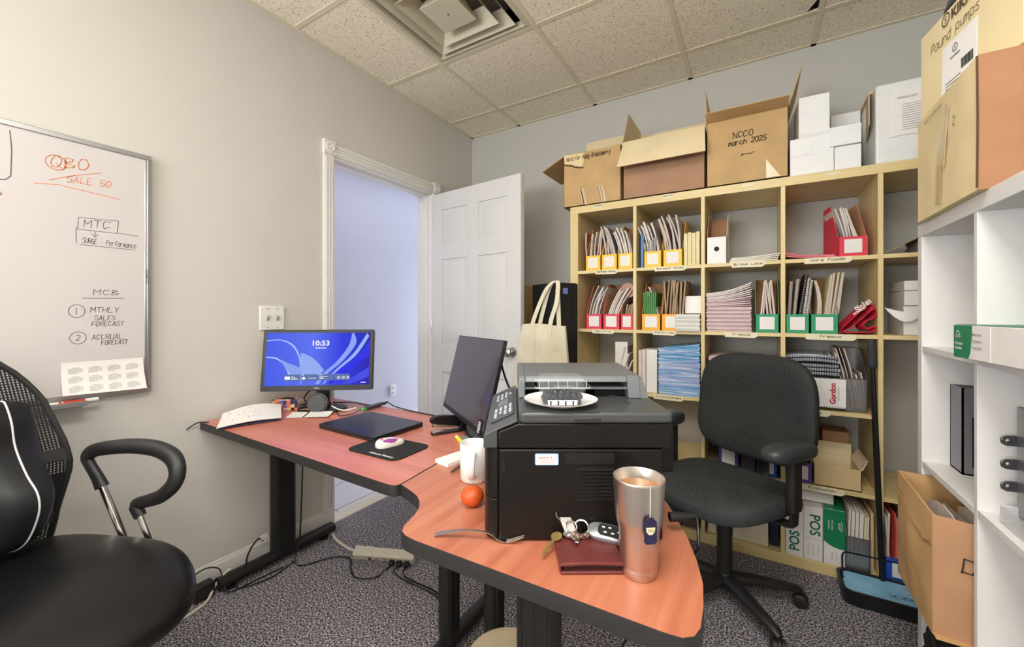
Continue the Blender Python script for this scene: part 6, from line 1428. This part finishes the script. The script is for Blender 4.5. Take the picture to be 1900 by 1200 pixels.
# lumbar cushion strapped on the mesh chair
lc = thing('lumbar_cushion', 'black lumbar cushion with white piping strapped to the mesh chair back', 'cushion', (-1.541, .206, 0), YAW-.11)
oc = spline([(-.155, -.02, .95), (-.138, -.02, .945), (-.118, -.02, .895), (-.106, -.02, .83), (-.072, -.02, .76), (-.040, -.02, .715), (-.032, -.02, .675), (-.044, -.02, .632), (-.066, -.02, .59), (-.09, -.02, .567), (-.115, -.02, .556), (-.138, -.02, .553)], 5)
oc = [Vector((p.x, 0, p.z)) for p in oc]; cx0 = -.135
m = MB(); nn = len(oc)-1
def cush(u, v, s_):
    p = oc[round(v*nn)]; k = 1-u; x = p.x*(1-k)+cx0*k; z = p.z*(1-k)+(.72+(p.z-.72)*.9)*k
    return Vector((x, .0+.09+s_*.075*math.sqrt(max(0, 1-u**2.2))*(.55+.45*math.sin(PI*v)), z))
m.grid(lambda u, v: cush(u, v, -1), 12, nn); m.grid(lambda u, v: cush(u, v, 1), 12, nn)
M_cu = mat('cushion_black', (24, 25, 29), .5, var=.12, vscale=10, bump=.3, bscale=30)
m.build('cushion_body', M_cu, lc, smooth=80)
MB().tube([Vector((p.x+.001, .09, p.z)) for p in oc], .0022, 8).build('piping', mat('piping_white', (226, 226, 228), .5), lc)
# ------------------------------------------------------------------ things on the floor
t = thing('power_strip', 'beige power strip lying on the carpet below the left desk', 'power strip', (-1.51, 1.345, 0), math.atan2(.118, .276))
M_beige = mat('strip_beige', (206, 200, 182), .45, var=.02)
m = MB(); m.X = T(0, 0, .034) @ RX(.55); m.bb(-.15, .15, -.022, .022, -.018, .022); m.build('strip_body', M_beige, t, bevel=.005)
m = MB(); m.X = T(0, 0, .034) @ RX(.55); m.bb(-.152, -.055, -.0235, .0235, -.0195, .0235); m.build('switch_end', M_beige, t, bevel=.004)
m = MB(); m.X = T(0, 0, .034) @ RX(.55); m.bb(-.075, -.063, -.0255, -.0225, -.012, .012); m.build('rocker_switch', M_black, t, bevel=.001)
for k in range(5):
    x = -.03+.037*k; m = MB(); m.X = T(0, 0, .034) @ RX(.55)
    m.bb(x-.012, x+.012, -.0226, -.0216, -.012, .012); m.box((x-.004, -.0228, .002), (.002, .001, .007), 1); m.box((x+.004, -.0228, .002), (.002, .001, .007), 1); m.build('socket', [mat('socket_beige', (190, 184, 166), .45), M_ink], t)
Ms = T(-1.51, 1.345, 0) @ RZ(math.atan2(.118, .276)) @ T(0, 0, .034) @ RX(.55)
for k, lab in ((2, 'first'), (3, 'second'), (4, 'last')):
    x = -.03+.037*k; tt = thing('power_plug', lab+' black plug from the switch in the beige power strip', 'plug', (0, 0, 0))
    m = MB(); m.X = Ms; m.bb(x-.012, x+.012, -.045, -.0235, -.010, .010); m.build('plug_body', M_black, tt, bevel=.004)
    p0 = Ms @ Vector((x, -.045, 0)); e = [(-1.30, 1.29, .006), (-1.16, 1.29, .006), (-1.05, 1.25, .006), (-.97, 1.22, .006)] if k > 2 else [(-1.455, 1.25, .006), (-1.527, 1.207, .006), (-1.60, 1.235, .006), (-1.67, 1.285, .006), (-1.753, 1.245, .006), (-1.81, 1.142, .006), (-1.875, 1.135, .006), (-1.888, 1.17, .12), (-1.893, 1.19, .60), (-1.895, 1.195, .688)]
    MB().tube(spline([p0, p0+Vector((.004+.01*(k-3), -.03, -.012))]+[Vector(q)+Vector((0, .014*(k-3), .001*(k-3))) for q in e], 6), .0036, 8).build('lead', M_black, tt)
t = thing('power_adapter', 'black power brick on the floor at the wall end of the desk foot', 'adapter', (-1.965, .765, 0), .05)
MB().bb(-.022, .022, -.018, .055, .002, .062).build('brick', mat('brick_black', (34, 30, 28), .4), t, bevel=.004)
MB().tube(spline([(-.01, -.012, .060), (-.012, -.014, .10), (.0, .03, .118), (.02, .07, .10), (.045, .075, .05), (.070, .085, .010), (.085, .20, .005), (.10, .30, .005)], 6), .0028, 8).build('lead', M_black, t)
M_cordw = mat('cord_white', (214, 206, 192), .5, var=.02)
cable('white extension cord running along the carpet past the leather chair', [(-1.955, .88, .075), (-1.955, .85, .06), (-1.955, .82, .03), (-1.93, .79, .008), (-1.906, .748, .006), (-1.895, .657, .006), (-1.937, .516, .006), (-1.97, .42, .006)], .0055, M_cordw, 6, 'extension_cord', 'cord')
cable('flat white cord from the desk foot to the beige power strip', [(-1.93, 1.36, .012), (-1.87, 1.335, .012), (-1.80, 1.325, .007), (-1.72, 1.318, .008), (-1.67, 1.315, .02), (-1.65, 1.3, .03)], .0065, M_cordw, 6, 'extension_cord', 'cord')
cable('thin black cable lying on the carpet beside the desk foot', [(-1.885, 1.13, .006), (-1.86, 1.06, .006), (-1.851, .99, .006), (-1.87, .93, .006), (-1.90, .885, .006), (-1.93, .90, .03), (-1.945, .93, .07)], .0028)
t = thing('cable_tie', 'black cable loop with a white tag standing on the desk foot', 'cable', (-1.945, .97, .0625), 0)
MB().tube(spline([(.0, -.03, .0), (.0, -.022, .04), (.0, .0, .075), (-.01, .03, .085), (-.015, .05, .065)], 6), .004, 8).build('lead', M_black, t)
MB().box((-.012, .052, .082), (.006, .034, .022)).build('white_tag', M_white, t, bevel=.001)
t = thing('waste_bin', 'beige lidded bin under the corner desk between the black legs', 'bin', (-.56, .91, 0))
MB().lathe([(.085, 0), (.09, .004), (.104, .262), (.104, .265)], 32).build('bin_body', mat('bin_beige', (206, 192, 160), .5), t); MB().lathe([(.108, .266), (.108, .274), (.10, .280), (0, .283)], 36).build('lid', mat('bin_beige', (206, 192, 160), .5), t)
cable('black cable sagging under the corner desk to the floor', [(-.56, 1.16, .40), (-.6, 1.13, .2), (-.68, 1.1, .05), (-.66, 1.02, .008), (-.45, .98, .008), (-.26, 1.05, .008), (-.2, 1.15, .008)], .0038)
# shallow black tray with a blue board inside
t = thing('boot_tray', 'shallow black tray on the carpet in front of the birch bookcase', 'tray', (0, 0, 0))
m = MB(); P = rrect(.312, .79, 2.115, 2.285, .035); ou = rrect(.304, .798, 2.107, 2.288, .04); k = len(P)
m.add([(x, y, .002) for x, y in P]+[(x, y, .062) for x, y in ou]+[(x, y, .062) for x, y in rrect(.314, .788, 2.117, 2.279, .032)]+[(x, y, .045) for x, y in rrect(.316, .786, 2.119, 2.277, .032)], [(j*k+i, j*k+(i+1) % k, (j+1)*k+(i+1) % k, (j+1)*k+i) for j in range(3) for i in range(k)]+[tuple(range(k))[::-1], tuple(3*k+i for i in range(k))])
m.build('tray_body', mat('tray_black', (26, 27, 28), .35, var=.05), t, smooth=40)
MB().tube(spline([(.322, 2.20, .064), (.318, 2.20, .07)], 2)+[Vector(p) for p in ((.318, 2.20, .155), (.322, 2.205, .165), (.332, 2.212, .168), (.78, 2.27, .150), (.786, 2.27, .14), (.786, 2.27, .06))], .0035, 8).build('wire_handle', M_black, t)
t = thing('blue_board', 'pale blue scribbled board lying in the shallow black tray', 'board', (0, 0, 0))
MB().prism(rrect(.320, .782, 2.123, 2.274, .03), .0455, .058).build('board_panel', mat('board_blue', (142, 200, 232), .3, var=.1, vscale=12), t, bevel=.002)
m = MB(); m.hand('McCormack', basis((.66, 2.185, .0585), (-.99, -.06, 0), (.06, -.99, 0)), .028, .20, .003); m.hand('list', basis((.62, 2.225, .0585), (-1, 0, 0), (0, -1, 0)), .02, .06, .002); m.build('handwriting', mat('ink_blue', (36, 92, 134), .6), t)
# tote bag hanging on the tall black case
t = thing('tote_bag', 'cream canvas tote bag hanging by its handles in front of the tall black case', 'bag', (0, 0, 0))
M_can = mat('canvas', (222, 214, 190), .9, var=.07, vscale=12, bump=.3, bscale=700)
def tote(u, v, s_):
    z = .60+.517*v; hwid = .135+.075*(1-v)**1.0; cx = -1.040-.03*(1-v)
    y = 2.085+s_*(.010+.034*(1-v)*math.sin(PI*u)**.6)*1
    fold = .026*math.sin(7*u+1+.8*v)*(1-v)**.7+.010*math.sin(15*u+4*v)*(1.1-v)+(.018*math.exp(-((u-.42-.1*(1-v))/.07)**2)*(v > .4)*s_)
    return Vector((cx+hwid*(2*u-1), y+fold*.6, z+.006*math.sin(5*u)*v))
m = MB(); m.grid(lambda u, v: tote(u, v, -1), 30, 24); m.grid(lambda u, v: tote(u, v, 1), 30, 24)
m.build('bag_body', M_can, t, smooth=80)
def strap(pts, wd=.013):
    P = spline(pts, 8); m = MB(); m.slab(lambda u, v: P[round(v*(len(P)-1))]+Vector(((u-.5)*wd*2, 0, 0)), (0, .0025, .0005), 2, len(P)-1); return m.build('handle', M_can, t, smooth=60)
strap([(-1.115, 2.072, 1.06), (-1.108, 2.074, 1.115), (-1.075, 2.09, 1.22), (-1.035, 2.11, 1.32), (-1.0, 2.127, 1.362), (-.972, 2.125, 1.366), (-.962, 2.112, 1.32), (-.964, 2.095, 1.24), (-.985, 2.08, 1.16), (-.992, 2.072, 1.11), (-.995, 2.07, 1.05)])
strap([(-1.075, 2.099, 1.08), (-1.072, 2.103, 1.12), (-1.058, 2.115, 1.20), (-1.035, 2.135, 1.31), (-1.01, 2.146, 1.360), (-.985, 2.150, 1.3655), (-.972, 2.13, 1.31), (-.958, 2.11, 1.2), (-.952, 2.103, 1.12), (-.95, 2.10, 1.06)])
t = thing('tall_case', 'tall black upright case with a small blue sticker beside the birch bookcase', 'cabinet', (-.978, 2.128, 0), math.radians(60))
M_case = mat('case_black', (26, 26, 27), .5, var=.06)
MB().bb(0, .145, 0, .26, 0, 1.36).build('case_body', M_case, t, bevel=.003)
MB().bb(.132, .149, -.004, .01, 0, 1.355).build('edge_strip', mat('case_edge', (14, 14, 14), .4), t, bevel=.001)
MB().box((.062, -.0008, 1.312), (.034, .0012, .034)).build('blue_sticker', mat('sticker_periwinkle', (120, 142, 216), .5), t)
o = MB().slab(lambda u, v: Vector((-1.155+.10*u, 2.265-.06*u+.01*v, .9+.40*v-.25*u*v*v)), (.002, .004, 0), 3, 6).build('cardboard_sheet', M_kraft, None); tag(o, 'tan cardboard sheet leaning behind the tote bag handles', 'cardboard')
o = None
t = thing('carton', 'tall brown carton with red tape standing behind the open door', 'box', (-1.57, 2.60, 0))
MB().bb(-.19, .187, -.09, .10, 0, 1.38).build('carton_body', mat('cardboard_old', (184, 150, 92), .85, var=.1, vscale=10), t, bevel=.003)
MB().bb(-.192, .189, -.092, .05, 1.05, 1.085).build('red_tape', mat('tape_red', (206, 40, 70), .3), t)
MB().bb(.183, .190, -.093, -.085, .5, 1.37).build('edge_tape', mat('tape_tan', (188, 158, 108), .15), t)
